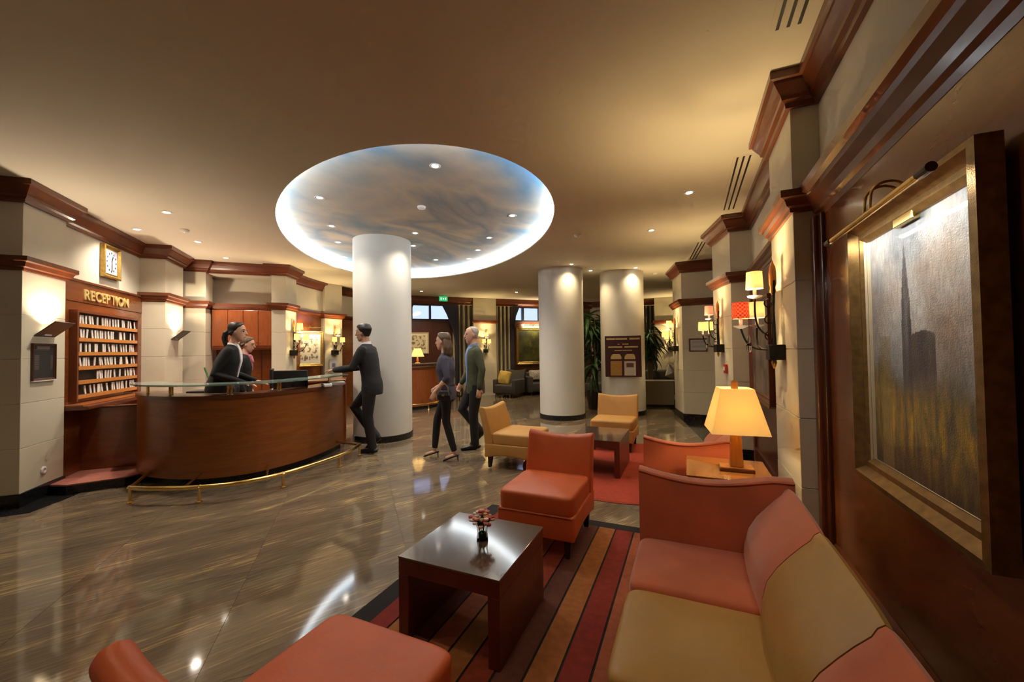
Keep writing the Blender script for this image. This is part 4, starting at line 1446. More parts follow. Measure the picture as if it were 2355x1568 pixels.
light('AREA', 'picture_lamp', (0, -.135, -.014), 1.7, (1.0, .92, .80), plm, size=(.8, .02), rot=(.42, 0, 0))


def dark_abstract(u, v):
    n = fbm(u * 5, v * 5, 11.); st = fbm(u * 24, v * 5, 3.)
    return mixc(L3(70, 62, 56), L3(140, 126, 110), .5 + 1.2 * n + .5 * st)


p2 = thing('oil_painting', 'narrow grey painting in mahogany recess between the sconce pillars', 'painting', (.755, 5.2, 1.42), FACE_W)
frame_mb(1.35, 1.10, .07, .045).build('frame', WOODT, p2)
painted('canvas', 1.24, .98, 60, 50, dark_abstract, PAINT, p2, (0, -.012, 0))
MB().box(-.64, .64, -.004, .004, -.52, .52).build('backing', WOODD, p2)
MB().box(-.66, .66, -.05, 0, -.57, -.54).build('frame_ledge', GOLD, p2)


def paper_fn(u, v):
    if .12 < u < .88 and .2 < v < .85 and int(v * 22) % 2 == 0: return (.30, .28, .27)
    return (.46, .44, .44)


nf = thing('framed_notice', 'small dark framed notice on the wide stone pier', 'framed notice', (.185, 8.715, 1.505))
frame_mb(.33, .26, .022, .02).build('frame', WOODD, nf)
painted('sheet', .30, .23, 30, 30, paper_fn, PRINT, nf, (0, -.006, 0))
ab = thing('alarm_button', 'small red fire alarm button on the pillar beyond the lamp', 'alarm', (.475, 6.15, 1.16), FACE_W + .23)
MB().box(-.045, .045, -.03, 0, -.06, .06).build('housing', REDP, ab, bevel=.005)
MB().box(-.025, .025, -.034, -.03, -.025, .025).build('button_glass', WHITEP, ab)


# ------------------------------------------------------------------ notice board on the round column
def cyl_text_bar(parent, x, z, w, h, r, mat, name):
    """small raised bar following the board"""
    return MB().box(x - w / 2, x + w / 2, -.006, 0, z - h / 2, z + h / 2).build(name, mat, parent, (0, -.011, 0))


ang = math.atan2(-(0 - 9.28), -(0 + 1.36)) if False else 0
bx, by = -1.36, 9.28
dirc = Vector((-bx + .15, -by, 0)).normalized()
bpnt = Vector((bx, by, 0)) + dirc * .515
brz = math.atan2(dirc.x, -dirc.y)
nbd = thing('column_notice_board', 'burgundy notice board with gold lettering on the round column', 'notice board', (bpnt.x, bpnt.y, 1.29), brz)
BURG = plain('burgundy_panel', (.045, .006, .008, 1), .5, var=.1)
GOLDP = plain('gold_print', (.55, .40, .17, 1), .5, var=.15, scale=60)
MB().box(-.375, .375, -.01, .02, -.44, .44).build('board', BURG, nbd, bevel=.004)
for x, w in ((-.25, .18), (-.03, .24), (.24, .21)):
    cyl_text_bar(nbd, x, .375, w, .035, 0, GOLDP, 'lettering')
for x, w, z, h in ((-.09, .05, .262, .014), (.05, .13, .262, .022), (-.16, .29, .20, .03), (.17, .28, .20, .03), (-.10, .15, .128, .014), (.09, .20, .128, .016)):
    cyl_text_bar(nbd, x, z, w, h, 0, GOLDP, 'lettering')
for x in (-.145, .14):
    b = MB()
    pts = [(x - .11, 0), (x - .11, .05), (x - .085, .09), (x - .06, .11), (x + .06, .11), (x + .085, .10), (x + .11, .05), (x + .11, 0)]
    b.add([(p[0], -.014, -.06 + p[1]) for p in pts] + [(p[0], -.010, -.06 + p[1]) for p in pts], [tuple(range(8))] + [(i, (i + 1) % 8, 8 + (i + 1) % 8, 8 + i) for i in range(8)])
    b.build('emblem_plate', GOLDP, nbd)
painted('gold_sheet', .235, .31, 20, 24, lambda u, v: mixc(L3(150, 105, 35), L3(170, 130, 60), .5 + fbm(u * 9, v * 9)), PRINT, nbd, (-.145, -.014, -.255))
painted('white_sheet', .235, .31, 20, 24, lambda u, v: L3(95, 62, 58) if (.15 < u < .82 and .58 < v < .86) else L3(190, 178, 165), PRINT, nbd, (.14, -.014, -.255))


# ------------------------------------------------------------------ curtains
def curtain(label, x0, x1, z0, z1, mat, loc, rz, folds=5, amp=.045, stripe=None):
    t = thing('curtain', label, 'curtain', loc, rz)
    n = folds * 10
    front = []
    for k in range(n + 1):
        u = k / n
        front.append((x0 + (x1 - x0) * u, -.06 - amp * math.sin(u * folds * 2 * PI)))
    per = n // folds // 2
    # alternate pleats carry the two cloth colours
    for s in range(folds * 2):
        seg = front[s * per:(s + 1) * per + 1]
        poly = [(p[0], p[1]) for p in seg] + [(p[0], p[1] + .012) for p in seg[::-1]]
        v = [(p[0], p[1], z0) for p in poly] + [(p[0], p[1], z1) for p in poly]
        m = len(poly)
        MB().add(v, [tuple(range(m))[::-1], tuple(range(m, 2 * m))] + [(i, (i + 1) % m, m + (i + 1) % m, m + i) for i in range(m)]).build('pleat', mat if (s % 2 == 0 or stripe is None) else stripe, t)
    MB().tube([(x0 - .04, -.06, z1), (x1 + .04, -.06, z1)], .012, 8).build('curtain_rod', BRASS, t, smooth=True)
    return t


CURT2 = plain('brown_curtain_stripe', (.13, .105, .07, 1), .85, var=.1)
curtain('beige striped curtain beside the concierge window', 2.82, 3.46, .04, 2.93, CURT, (ts(0, SB)), R45, 4, .05, CURT2)
curtain('beige striped curtain beside the dark oil painting', 4.28, 4.84, .04, 2.93, CURT, (ts(0, SB)), R45, 4, .05, CURT2)
curtain('brown curtain behind the bushy potted palm', -1.62, -1.06, .04, 2.93, CURT2, (0, 14.5, 0), 0, 4, .05, CURTD)


def swag(label, pts, loc, rz):
    """dark side drape gathered to one side: polygon in x-z with pleated depth"""
    t = thing('side_drape', label, 'drape', loc, rz)
    n = len(pts) // 2
    m = 8
    for s in range(m):
        a, c = s / m, (s + 1) / m
        rs = []
        for (l, r) in pts:
            xa, xc = l[0] + (r[0] - l[0]) * a, l[0] + (r[0] - l[0]) * c
            y = -.05 - .02 * (s % 2)
            rs.append([(xa, y, l[1]), (xc, y - .015, l[1]), (xc, y, l[1]), (xa, y + .015, l[1])])
        MB().rings(rs).build('pleat', CURTD, t)
    return t


swag('dark drape slanting across the concierge window', [((2.45, 2.93), (2.95, 2.93)), ((2.62, 2.6), (2.97, 2.6)), ((2.80, 2.1), (2.99, 2.1)), ((2.90, 1.6), (3.0, 1.6)), ((2.92, .3), (3.0, .3))], ts(0, SB - .10), R45)
swag('dark drape slanting across the window above the oil painting', [((4.80, 2.93), (5.12, 2.93)), ((4.80, 2.6), (4.98, 2.6)), ((4.80, 2.1), (4.90, 2.1)), ((4.80, .3), (4.88, .3))], ts(0, SB - .02), R45)
swag('dark drape at the far edge of the concierge window', [((1.15, 2.93), (1.62, 2.93)), ((1.15, 2.6), (1.48, 2.6)), ((1.15, 2.1), (1.36, 2.1)), ((1.15, .3), (1.3, .3))], ts(0, SB - .02), R45)

# exit sign
ex = thing('exit_sign', 'small green emergency exit sign under the ceiling', 'exit sign', ts(2.45, 12.1, 3.06), FACE_S)
MB().box(-.13, .13, -.02, .02, -.075, .075).build('housing', EXITG, ex, bevel=.006)
MB().box(-.01, .01, -.01, .01, .075, .11).build('hanger', METALW, ex)
RUNW = emit('exit_pictogram', (.8, .9, .8, 1), .6)
for x, w, z, h in ((-.07, .03, .0, .07), (.0, .03, .0, .05), (.07, .03, .0, .07)):
    MB().box(x - w / 2, x + w / 2, -.024, -.02, z - h / 2, z + h / 2).build('pictogram', RUNW, ex)


# dark oil painting with gallery lamp on the back wall
def still_life(u, v):
    n = fbm(u * 4, v * 4, 2.); m = fbm(u * 9 + 3, v * 9, 6.)
    c = mixc(L3(38, 36, 20), L3(92, 92, 38), .45 + 1.3 * n)
    c = mixc(c, L3(150, 140, 60), max(0, m * 2 - .2) * math.exp(-((u - .4) / .2) ** 2 - ((v - .5) / .3) ** 2))
    c = mixc(c, L3(120, 50, 30), max(0, m * 2.2 - .3) * math.exp(-((u - .6) / .25) ** 2 - ((v - .15) / .12) ** 2))
    return c


dp = thing('oil_painting', 'dark green oil painting in a gilt frame on the back wall', 'painting', ts(5.64, SB - .02, 1.60), FACE_S)
frame_mb(1.30, 1.28, .10, .07).build('frame', GOLD, dp)
painted('canvas', 1.12, 1.10, 50, 50, still_life, PAINT, dp, (0, -.012, 0))
MB().box(-.6, .6, -.004, .004, -.6, .6).build('backing', WOODD, dp)
gl = thing('picture_light', 'brass gallery lamp over the dark oil painting', 'picture light', ts(5.64, SB - .02, 2.30), FACE_S)
MB().tube([(-.4, -.16, 0), (.4, -.16, 0)], .012, 10).build('lamp_tube', BRASS, gl, smooth=True)
MB().tube([(0, 0, -.03), (0, -.08, .06), (0, -.16, 0)], .008, 8).build('arm', BRASS, gl, smooth=True)
light('AREA', 'gallery_lamp', (0, -.16, .02), 9, (1, .72, .42), gl, size=(.7, .03), rot=(2.5, 0, 0))
light('AREA', 'gallery_lamp_down', (0, -.17, -.014), 6, (1, .80, .5), gl, size=(.7, .03), rot=(.45, 0, 0))


# framed print on curved wall
def print_fn(u, v):
    if .1 < u < .9 and .1 < v < .9:
        k = fbm(u * 7, v * 7, 8.)
        return L3(120, 108, 90) if k > .08 else L3(214, 200, 170)
    return L3(225, 215, 190)


cpw = Vector((-7.93, 6.45, 1.55))
cp = thing('framed_print', 'gilt framed print under a gallery lamp on the curved wall', 'framed print', cpw, math.radians(66))
frame_mb(.62, .80, .06, .04).build('frame', GOLD, cp)
painted('print', .51, .69, 40, 50, print_fn, PRINT, cp, (0, -.008, 0))
MB().box(-.28, .28, -.004, .012, -.37, .37).build('backing', WOODD, cp)
g2 = thing('picture_light', 'brass gallery lamp over the print on the curved wall', 'picture light', cpw + Vector((0, 0, .48)), math.radians(66))
MB().tube([(-.26, -.14, 0), (.26, -.14, 0)], .011, 10).build('lamp_tube', BRASS, g2, smooth=True)
MB().tube([(0, 0, -.03), (0, -.07, .05), (0, -.14, 0)], .007, 8).build('arm', BRASS, g2, smooth=True)
light('AREA', 'gallery_lamp', (0, -.15, -.014), 6, (1, .84, .55), g2, size=(.5, .03), rot=(.5, 0, 0))
light('AREA', 'gallery_lamp_up', (0, -.14, .02), 3, (1, .72, .42), g2, size=(.5, .03), rot=(2.5, 0, 0))
pf = thing('framed_notice', 'white framed leaflet below the second curved wall sconce', 'framed notice', (jx + .105, jy - .02, 1.13), FACE_W + PI - .12)
frame_mb(.24, .32, .018, .015).build('frame', METALW, pf)
painted('sheet', .21, .29, 16, 20, lambda u, v: L3(110, 120, 165) if (.25 < u < .75 and .35 < v < .75) else L3(205, 200, 200), PRINT, pf, (0, -.005, 0))

# ------------------------------------------------------------------ concierge desk
cg = thing('concierge_desk', 'curved mahogany concierge desk with brass rail near the back wall', 'desk', ts(1.15, 10.95), R45)
arc = [(.95 * math.sin(a), -.80 * math.cos(a)) for a in [math.radians(-95 + 10 * k) for k in range(20)]]
strip(arc, 0, .05, .08, 1.02).build('front_panel', WOODR, cg, smooth=True)
strip(arc, .02, .06, 0, .08).build('plinth', BLACKST, cg)
strip(arc, -.03, .34, 1.02, 1.06).build('counter_top', WOODT, cg, smooth=True)
strip(arc[3:], -.08, .22, 1.14, 1.155).build('glass_shelf', GLASSG, cg, smooth=True)
for k in (5, 10, 15, 18):
    p = arc[k]
    MB().lathe([(.014, 1.06), (.012, 1.13), (.016, 1.14)], 10, (p[0] * .93, p[1] * .93, 0)).build('shelf_post', BRASS, cg, smooth=True)
rl = MB().tube([(p[0] * 1.22, p[1] * 1.25, .16) for p in arc], .02, 10).build('foot_rail', BRASS, cg, smooth=True)
for k in (2, 7, 12, 17):
    p = arc[k]
    MB().lathe([(.03, 0), (.014, .02), (.014, .14), (.026, .16)], 10, (p[0] * 1.22, p[1] * 1.25, 0)).build('rail_post', BRASS, rl, smooth=True)
MB().box(.62, .98, .0, .3, .08, .60).build('low_wing', WOODR, cg, bevel=.01)
cl = thing('table_lamp', 'cream shaded lamp on the concierge desk', 'lamp', ts(1.42, 10.36, 1.155))
MB().lathe([(.07, 0), (.07, .015), (.02, .03), (.03, .08), (.018, .14), (.012, .20)], 16).build('base', WOODL, cl, smooth=True)
b = MB()
b.rings([[(r * math.cos(2 * PI * j / 24), r * math.sin(2 * PI * j / 24), z) for j in range(24)] for r, z in ((.17, .17), (.085, .38), (.083, .38), (.168, .17), (.17, .17))], cap=False).build('lamp_shade', CREAMSH, cl, smooth=True)
MB().ball((0, 0, .26), .025, 10).build('bulb', BULB, cl, smooth=True)
light('POINT', 'lamp_bulb', (0, 0, .28), 14, (1, .76, .42), cl, .03)
cf = thing('framed_print', 'cream framed map behind the concierge lamp', 'framed print', ts(1.75, SB - .03, 1.72), FACE_S)
frame_mb(.62, .66, .04, .025).build('frame', plain('cream_frame', (.6, .52, .36, 1), .5), cf)
painted('print', .55, .59, 24, 24, print_fn, PRINT, cf, (0, -.008, 0))
rc = thing('red_chair', 'red upholstered chair beside the concierge desk', 'chair', ts(2.45, 11.5), R45 + .4)
MB().box(-.27, .27, -.27, .27, .28, .44).build('seat', plain('red_fabric', (.36, .05, .03, 1), .8), rc, bevel=.03, bseg=3)
slab(.54, back_prof(.22, .30, .32, .92, .09), .03, 10, .02).build('backrest', MATS['red_fabric'], rc, bevel=.02)
for sx in (-1, 1):
    for sy in (-1, 1):
        MB().tube([(sx * .22, sy * .22, .29), (sx * .23, sy * .23, 0)], [.02, .014], 8).build('leg', LEGM, rc)

# ------------------------------------------------------------------ far seats
ac = thing('armchair', 'dark grey armchair with yellow cushion by the striped curtain', 'armchair', ts(4.42, 11.72), R45 - .9)
MB().box(-.34, .34, -.36, .36, .12, .40).build('seat', GREYF, ac, bevel=.05, bseg=3)
slab(.70, back_prof(.24, .20, .42, .84, .14), .05, 10, .03).build('backrest', GREYF, ac, bevel=.03, bseg=3)
for sx in (-1, 1):
    MB().box(sx * .34 - .06, sx * .34 + .06, -.34, .34, .12, .56).build('armrest', GREYF, ac, bevel=.04, bseg=3)
    for sy in (-1, 1):
        MB().tube([(sx * .3, sy * .28, .13), (sx * .31, sy * .3, 0)], [.028, .018], 8).build('leg', LEGM, ac)
yc = tag(pad(.42, .42, .13, .05, .04).build('cushion', plain('yellow_cushion', (.50, .36, .08, 1), .85), None, ts(4.33, 11.80, .58), smooth=True, rot=(1.25, .1, R45 - .9)), 'yellow cushion propped on the dark grey armchair', 'cushion')
cs_m = vcol('patterned_cloth', .85)
sf = thing('sofa', 'dark grey sofa against the back wall under the oil painting', 'sofa', ts(6.1, 12.05), R45)
MB().box(-.95, .95, -.38, .36, .10, .40).build('seat', GREYF, sf, bevel=.05, bseg=3)
MB().box(-.95, .95, .16, .40, .10, .72).build('backrest', GREYF, sf, bevel=.05, bseg=3)
for sx in (-1, 1):
    MB().box(sx * .95 - .09, sx * .95 + .09, -.38, .38, .08, .60).build('armrest', GREYF, sf, bevel=.05, bseg=3)
    for sy in (-1, 1):
        MB().tube([(sx * .9, sy * .3, .12), (sx * .9, sy * .3, 0)], [.025, .018], 8).build('leg', LEGM, sf)
PATC = plain('speckled_cloth', (.40, .37, .33, 1), .85, var=.75, scale=55)
for k, (x, lab) in enumerate(((-.60, 'speckled cushion at the armchair end of the grey sofa'), (-.12, 'speckled cushion in the middle of the grey sofa'), (.36, 'speckled cushion at the column end of the grey sofa'))):
    p = ts(6.1 + x, 12.05 + .06, .60)
    tag(pad(.46, .34, .12, .05, .04).build('cushion', PATC, None, p, smooth=True, rot=(1.2, 0, R45)), lab, 'cushion', 'speckled cushions on the grey sofa')
st_ = thing('side_table', 'low red-brown block table before the grey sofa', 'table', ts(5.75, 11.25), R45)
MB().box(-.25, .25, -.25, .25, .36, .42).build('top', TABLEW, st_, bevel=.004)
for sx in (-1, 1):
    a, c = sorted((sx * .25, sx * .19))
    MB().box(a, c, -.25, .25, 0, .36).build('side_panel', TABLEW, st_, bevel=.003)
ob = thing('armchair', 'dark armchair glimpsed between the two round columns', 'armchair', (-2.55, 12.3, 0), -.3)
MB().box(-.35, .35, -.36, .36, .12, .42).build('seat', GREYF, ob, bevel=.05, bseg=3)
slab(.72, back_prof(.24, .20, .40, .88, .14), .05, 10, .03).build('backrest', GREYF, ob, bevel=.03, bseg=3)
for sx in (-1, 1):
    MB().box(sx * .34 - .06, sx * .34 + .06, -.34, .34, .12, .58).build('armrest', GREYF, ob, bevel=.04, bseg=3)
    MB().tube([(sx * .3, -.3, .13), (sx * .3, -.3, 0)], [.028, .018], 8).build('leg', LEGM, ob)
# taupe partition with sofa behind it
tp = thing('low_partition', 'taupe low partition screening the far lounge', 'partition', (0, 0, 0))
MB().prism([(-1.3, 10.38), (-.34, 10.55), (-.36, 10.65), (-1.32, 10.48)], .06, .64).build('panel', TAUPE, tp)
MB().prism([(-1.32, 10.36), (-.32, 10.54), (-.35, 10.67), (-1.34, 10.49)], .64, .665).build('top_rail', METALW, tp)
MB().prism([(-1.3, 10.385), (-.34, 10.555), (-.36, 10.64), (-1.32, 10.47)], 0, .06).build('plinth', BLACKST, tp)
fs_ = thing('sofa', 'black sofa behind the taupe partition', 'sofa', (-.80, 12.7, 0), PI + .15)
MB().box(-.8, .8, -.35, .35, .10, .42).build('seat', BLACKPL, fs_, bevel=.05, bseg=3)
MB().box(-.8, .8, .22, .42, .10, .82).build('backrest', GREYF, fs_, bevel=.05, bseg=3)
for sx in (-1, 1):
    MB().box(sx * .8 - .08, sx * .8 + .08, -.35, .36, .0, .58).build('armrest', GREYF, fs_, bevel=.05, bseg=3)
tag(pad(.42, .40, .13, .05, .04).build('cushion', PATC, None, (-.40, 12.40, .74), smooth=True, rot=(1.3, .3, .2)), 'speckled cushion above the taupe partition', 'cushion')


# ------------------------------------------------------------------ potted palms
def leaf_mesh(ln, w, droop):
    vs, fs = [], []
    n = 6
    for k in range(n + 1):
        u = k / n
        ww = w * math.sin(PI * min(.98, u * .9 + .08)) ** .8
        y = ln * u * (1 - .25 * droop * u); z = -droop * ln * u * u * .7
        vs += [(-ww, y, z + ww * .25), (0, y, z), (ww, y, z + ww * .25), (0, y, z - .002)]
    for k in range(n):
        a, c = k * 4, k * 4 + 4
        fs += [(a, a + 1, c + 1, c), (a + 1, a + 2, c + 2, c + 1), (a, c, c + 3, a + 3), (a + 3, c + 3, c + 2, a + 2)]
    me = bpy.data.meshes.new('leaf')
    me.from_pydata(vs, [], fs)
    me.materials.append(LEAF)
    me.polygons.foreach_set('use_smooth', [True] * len(fs))
    return me


def palm(label, loc, h, n_leaf, spread, seed, zlow, pot_r=.2, pot_h=.42, droop=(.5, 1.3)):
    rn = random.Random(seed)
    t = thing('potted_palm', label, 'plant', loc)
    MB().lathe([(pot_r * .8, 0), (pot_r, pot_h), (pot_r, pot_h + .02), (pot_r - .025, pot_h + .02), (pot_r - .03, pot_h - .03)], 28).build('pot', POTM, t, smooth=True)
    MB().lathe([(pot_r - .03, pot_h - .04), (pot_r - .03, pot_h - .03)], 20).build('soil', LEGM, t)
    stems = []
    for k in range(4):
        a = k * 1.6 + .3
        top = (spread * .25 * math.cos(a), spread * .25 * math.sin(a), h * (.8 + .2 * rn.random()))
        MB().tube([(.06 * math.cos(a), .06 * math.sin(a), pot_h - .04), (top[0] * .5, top[1] * .5, h * .5), top], [.02, .016, .01], 8).build('stem', STEM, t, smooth=True)
        stems.append(top)
    meshes = [leaf_mesh(.62, .045, .9), leaf_mesh(.5, .04, 1.3), leaf_mesh(.42, .042, .6)]
    for k in range(n_leaf):
        s = stems[k % 4]
        z = zlow + (s[2] - zlow) * rn.random() ** .7
        f = z / s[2]
        o = bpy.data.objects.new('leaf', meshes[k % 3]); COL.objects.link(o)
        o.parent = t
        o.location = (s[0] * f, s[1] * f, z)
        sc = rn.uniform(.7, 1.15) * spread / .5
        o.scale = (sc, sc, sc)
        for _ in range(30):
            o.rotation_euler = (rn.uniform(-.5, .9), rn.uniform(-.4, .4), rn.uniform(0, 2 * PI))
            M = o.rotation_euler.to_matrix()
            ok = True
            for v in meshes[k % 3].vertices:
                q = Vector(loc) + o.location + M @ (v.co * sc)
                if any(math.hypot(q.x - cx, q.y - cy) < .50 for cx, cy in ((-2.51, 8.33), (-1.36, 9.28))): ok = False; break
            if ok: break
    return t


palm('tall potted palm between the two round columns', (-2.10, 9.72, 0), 2.6, 150, .55, 4, .7)
palm('bushy potted palm beyond the notice board column', (-.98, 11.75, 0), 2.15, 140, .42, 9, 1.1)


# ------------------------------------------------------------------ people
def V(*a): return Vector(a)


STAND = dict(pelvis=V(0, 0, .95), chest=V(0, 0, 1.28), neck=V(0, -.012, 1.47), head=V(0, .018, 1.632), yaw=0., tilt=0.,
             hipL=V(-.09, 0, .93), kneeL=V(-.095, .02, .50), ankL=V(-.10, -.02, .085), toeL=V(0, 1, 0),
             hipR=V(.09, 0, .93), kneeR=V(.095, .02, .50), ankR=V(.10, -.02, .085), toeR=V(0, 1, 0),
             shL=V(-.168, -.005, 1.40), elL=V(-.225, -.03, 1.13), wrL=V(-.225, .06, .89), hdL=V(0, .25, -1), pnL=V(1, 0, 0),
             shR=V(.168, -.005, 1.40), elR=V(.225, -.03, 1.13), wrR=V(.225, .06, .89), hdR=V(0, .25, -1), pnR=V(-1, 0, 0), curl=.35)
HEADR = [(-.116, .046, .022, .024), (-.102, .038, .040, .044), (-.08, .026, .053, .062), (-.05, .014, .062, .078), (-.02, .006, .069, .088), (.02, 0, .074, .096), (.055, -.004, .075, .098), (.085, -.006, .068, .088), (.105, -.008, .052, .068), (.118, -.008, .030, .040), (.122, -.008, .008, .010)]
MJ = [(.79, .178, .130), (.86, .186, .135), (.95, .182, .130), (1.05, .172, .120), (1.15, .178, .124), (1.27, .194, .131), (1.36, .198, .122), (1.415, .172, .104), (1.455, .10, .08), (1.485, .064, .064)]
FJ = [(.83, .172, .124), (.90, .175, .126), (.96, .168, .122), (1.06, .142, .104), (1.15, .148, .110), (1.25, .165, .130), (1.33, .168, .115), (1.40, .145, .094), (1.445, .082, .07), (1.475, .054, .054)]


def spine_at(J, z):
    pts = [J['pelvis'] + V(0, 0, -.25), J['pelvis'], J['chest'], J['neck'], J['neck'] + (J['neck'] - J['chest']) * .2]
    for a, c in zip(pts, pts[1:]):
        if z <= c.z or c is pts[-1]:
            f = (z - a.z) / max(1e-4, c.z - a.z)
            return a.lerp(c, max(0, min(1.2, f)))


def torso(b, J, rings, grow=0., seg=28):
    rs = []
    for z, rx, ry in rings:
        c = spine_at(J, z)
        rs.append([(c.x + (rx + grow) * math.cos(2 * PI * j / seg), c.y + (ry + grow) * math.sin(2 * PI * j / seg), z) for j in range(seg)])
    b.rings(rs)


def hand(b, w, d, nrm, side, curl):
    d = d.normalized(); nrm = (nrm - d * nrm.dot(d)).normalized(); lat = d.cross(nrm).normalized()
    b.limb([w - d * .01, w + d * .045, w + d * .085], [.027, .037, .036], 12, (nrm, .5))
    for i, ln in enumerate((.064, .074, .070, .054)):
        base = w + d * .085 + lat * side * (.027 - .018 * i)
        p = [base]
        for q, f in enumerate((.42, .33, .25)):
            c = curl * (q + .6)
            p.append(p[-1] + (d * math.cos(c) + nrm * math.sin(c)) * ln * f)
        b.limb(p, [.0095, .009, .0085, .0075], 8)
    base = w + d * .025 + lat * side * .028
    td = (d * .75 + lat * side * .62 + nrm * .25).normalized()
    b.limb([base, base + td * .035, base + td * .035 + (td + d * .5 + nrm * .3).normalized() * .028], [.013, .0105, .0085], 8)


def remesh(o, vox, it=4, fac=.5):
    m = o.modifiers.new('merge', 'REMESH'); m.mode = 'VOXEL'; m.voxel_size = vox; m.use_smooth_shade = True
    s = o.modifiers.new('smooth', 'SMOOTH'); s.iterations = it; s.factor = fac
    return o


def person(label, loc, rz, H, pose, female=False, skin=SKIN, jacket=None, jrings=None, trousers=TROUK, hair='short', hairm=HAIRK, sleeve=1., shirt=None, shirtw=(.045, 1.12), heels=False, tie=None, collar=None, lower=True, jname='jacket'):
    J = dict(STAND)
    if female:
        for s in 'LR':
            J['sh' + s] = V(J['sh' + s].x * .86, J['sh' + s].y, J['sh' + s].z - .01)
            J['el' + s] = V(J['el' + s].x * .90, J['el' + s].y, J['el' + s].z)
            J['wr' + s] = V(J['wr' + s].x * .92, J['wr' + s].y, J['wr' + s].z)
    J.update(pose)
    t = thing('person', label, 'person', loc, rz)
    k = H / 1.75
    SC = Matrix.Scale(k, 4)
    MH = SC @ Matrix.Translation(J['head']) @ Matrix.Rotation(J['yaw'], 4, 'Z') @ Matrix.Rotation(J['tilt'], 4, 'X')
    rings = jrings or (FJ if female else MJ)
    fs = .88 if female else 1.
    lg_ = .74 if female else .92
    # ---- body: one continuous skin surface
    b = MB(); b.m = SC
    torso(b, J, [r for r in rings if r[0] > .82], -.020)
    b.limb([J['neck'] + V(0, 0, -.05), J['neck'].lerp(J['head'], .3), J['head'] + V(0, -.012, -.05)], [.066 * fs, .054 * fs, .056 * fs], 14)
    for s, sd in (('L', -1), ('R', 1)):
        b.limb([J['sh' + s], J['sh' + s].lerp(J['el' + s], .5), J['el' + s], J['el' + s].lerp(J['wr' + s], .35), J['wr' + s]], [.052 * fs, .046 * fs, .038 * fs, .040 * fs, .026 * fs], 12)
        hd = J['hd' + s]
        hand(b, J['wr' + s], hd, J['pn' + s], 1 if s == 'L' else -1, J['curl'])
        if lower:
            b.limb([J['hip' + s], J['hip' + s].lerp(J['knee' + s], .5), J['knee' + s], J['knee' + s].lerp(J['ank' + s], .35), J['ank' + s]], [.082 * lg_, .07 * lg_, .05 * lg_, .05 * lg_, .034], 12)
            tq = J['toe' + s].normalized()
            b.limb([J['ank' + s] + V(0, 0, -.045), J['ank' + s] + V(0, 0, -.05) + tq * .12], [.026, .02], 10)
    b.m = MH
    b.rings([[(rx * math.cos(2 * PI * j / 20), cy + ry * math.sin(2 * PI * j / 20) * (1.0 if math.sin(2 * PI * j / 20) < 0 else .97), z) for j in range(20)] for z, cy, rx, ry in HEADR])
    b.limb([(0, .088, .028), (0, .100, .0), (0, .108, -.022)], [.009, .011, .014], 10)
    b.limb([(-.018, .088, -.055), (0, .094, -.054), (.018, .088, -.055)], [.007, .010, .007], 8)
    for sx in (-1, 1):
        b.ball((sx * .074, -.008, -.002), .030, 12, (.35, .6, 1))
        b.limb([(sx * .018, .084, .034), (sx * .05, .066, .036)], [.009, .008], 8)
    body = remesh(b.build('body', skin, t), .0075 * k, 3, .4)
    # ---- face details
    for sx in (-1, 1):
        e = MB(); e.m = MH
        e.ball((sx * .032, .079, .012), .012, 10, (1.15, .7, .65)); e.build('eye', EYE, t, smooth=True)
        e = MB(); e.m = MH
        e.tube([(sx * .016, .093, .033), (sx * .035, .089, .038), (sx * .055, .070, .034)], [.004, .005, .003], 6); e.build('eyebrow', hairm, t)
    e = MB(); e.m = MH
    e.limb([(-.020, .092, -.056), (0, .1, -.055), (.020, .092, -.056)], [.004, .0065, .004], 8); e.build('lips', LIP, t, smooth=True)
    # ---- hair
    h = MB(); h.m = MH
    def cap(lo, grow, line, low=-.055):
        """hair shell: grown skull rings, cut back to a hairline y < line(z)"""
        rs = []
        for z, cy, rx, ry in HEADR:
            if z < low: continue
            ym = line(z)
            g = grow if z > .03 else grow * .75
            rs.append([((rx + g) * math.cos(2 * PI * j / 28), min(ym, cy + (ry + g) * math.sin(2 * PI * j / 28)), z + (grow * .9 if z > .1 else 0)) for j in range(28)])
        h.rings(rs)
    def hl(pts):
        def f(z):
            for (z0_, y0_), (z1_, y1_) in zip(pts, pts[1:]):
                if z <= z1_: return y0_ + (y1_ - y0_) * max(0, (z - z0_) / (z1_ - z0_))
            return pts[-1][1]
        return f
    H_SH = hl([(-.06, -.045), (-.02, -.03), (.0, .012), (.04, .018), (.06, .050), (.075, .085), (.1, .12)])
    H_WO = hl([(-.06, -.05), (-.02, -.035), (.02, -.01), (.05, .015), (.075, .045), (.092, .068), (.105, .12)])
    H_TH = hl([(-.06, -.055), (-.02, -.04), (.03, -.01), (.06, .01), (.10, .025), (.13, .03)])
    if hair == 'short':
        cap(0, .013, H_SH)
        remesh(h.build('hair', hairm, t), .008 * k, 2)
    elif hair == 'thin':
        cap(0, .006, H_TH, -.05)
        remesh(h.build('hair', hairm, t), .008 * k, 2)
    elif hair == 'ponytail':
        cap(0, .012, H_WO)
        h.limb([(0, -.085, .01), (0, -.125, -.02), (0, -.135, -.08), (0, -.120, -.15), (.0, -.11, -.20)], [.030, .034, .036, .030, .014], 12)
        for sx in (-1, 1):
            h.limb([(sx * .070, .01, .045), (sx * .074, -.03, .0), (sx * .06, -.07, -.02)], [.010, .016, .016], 10)
        remesh(h.build('hair', hairm, t), .008 * k, 2)
    elif hair == 'long':
        cap(0, .016, H_WO)
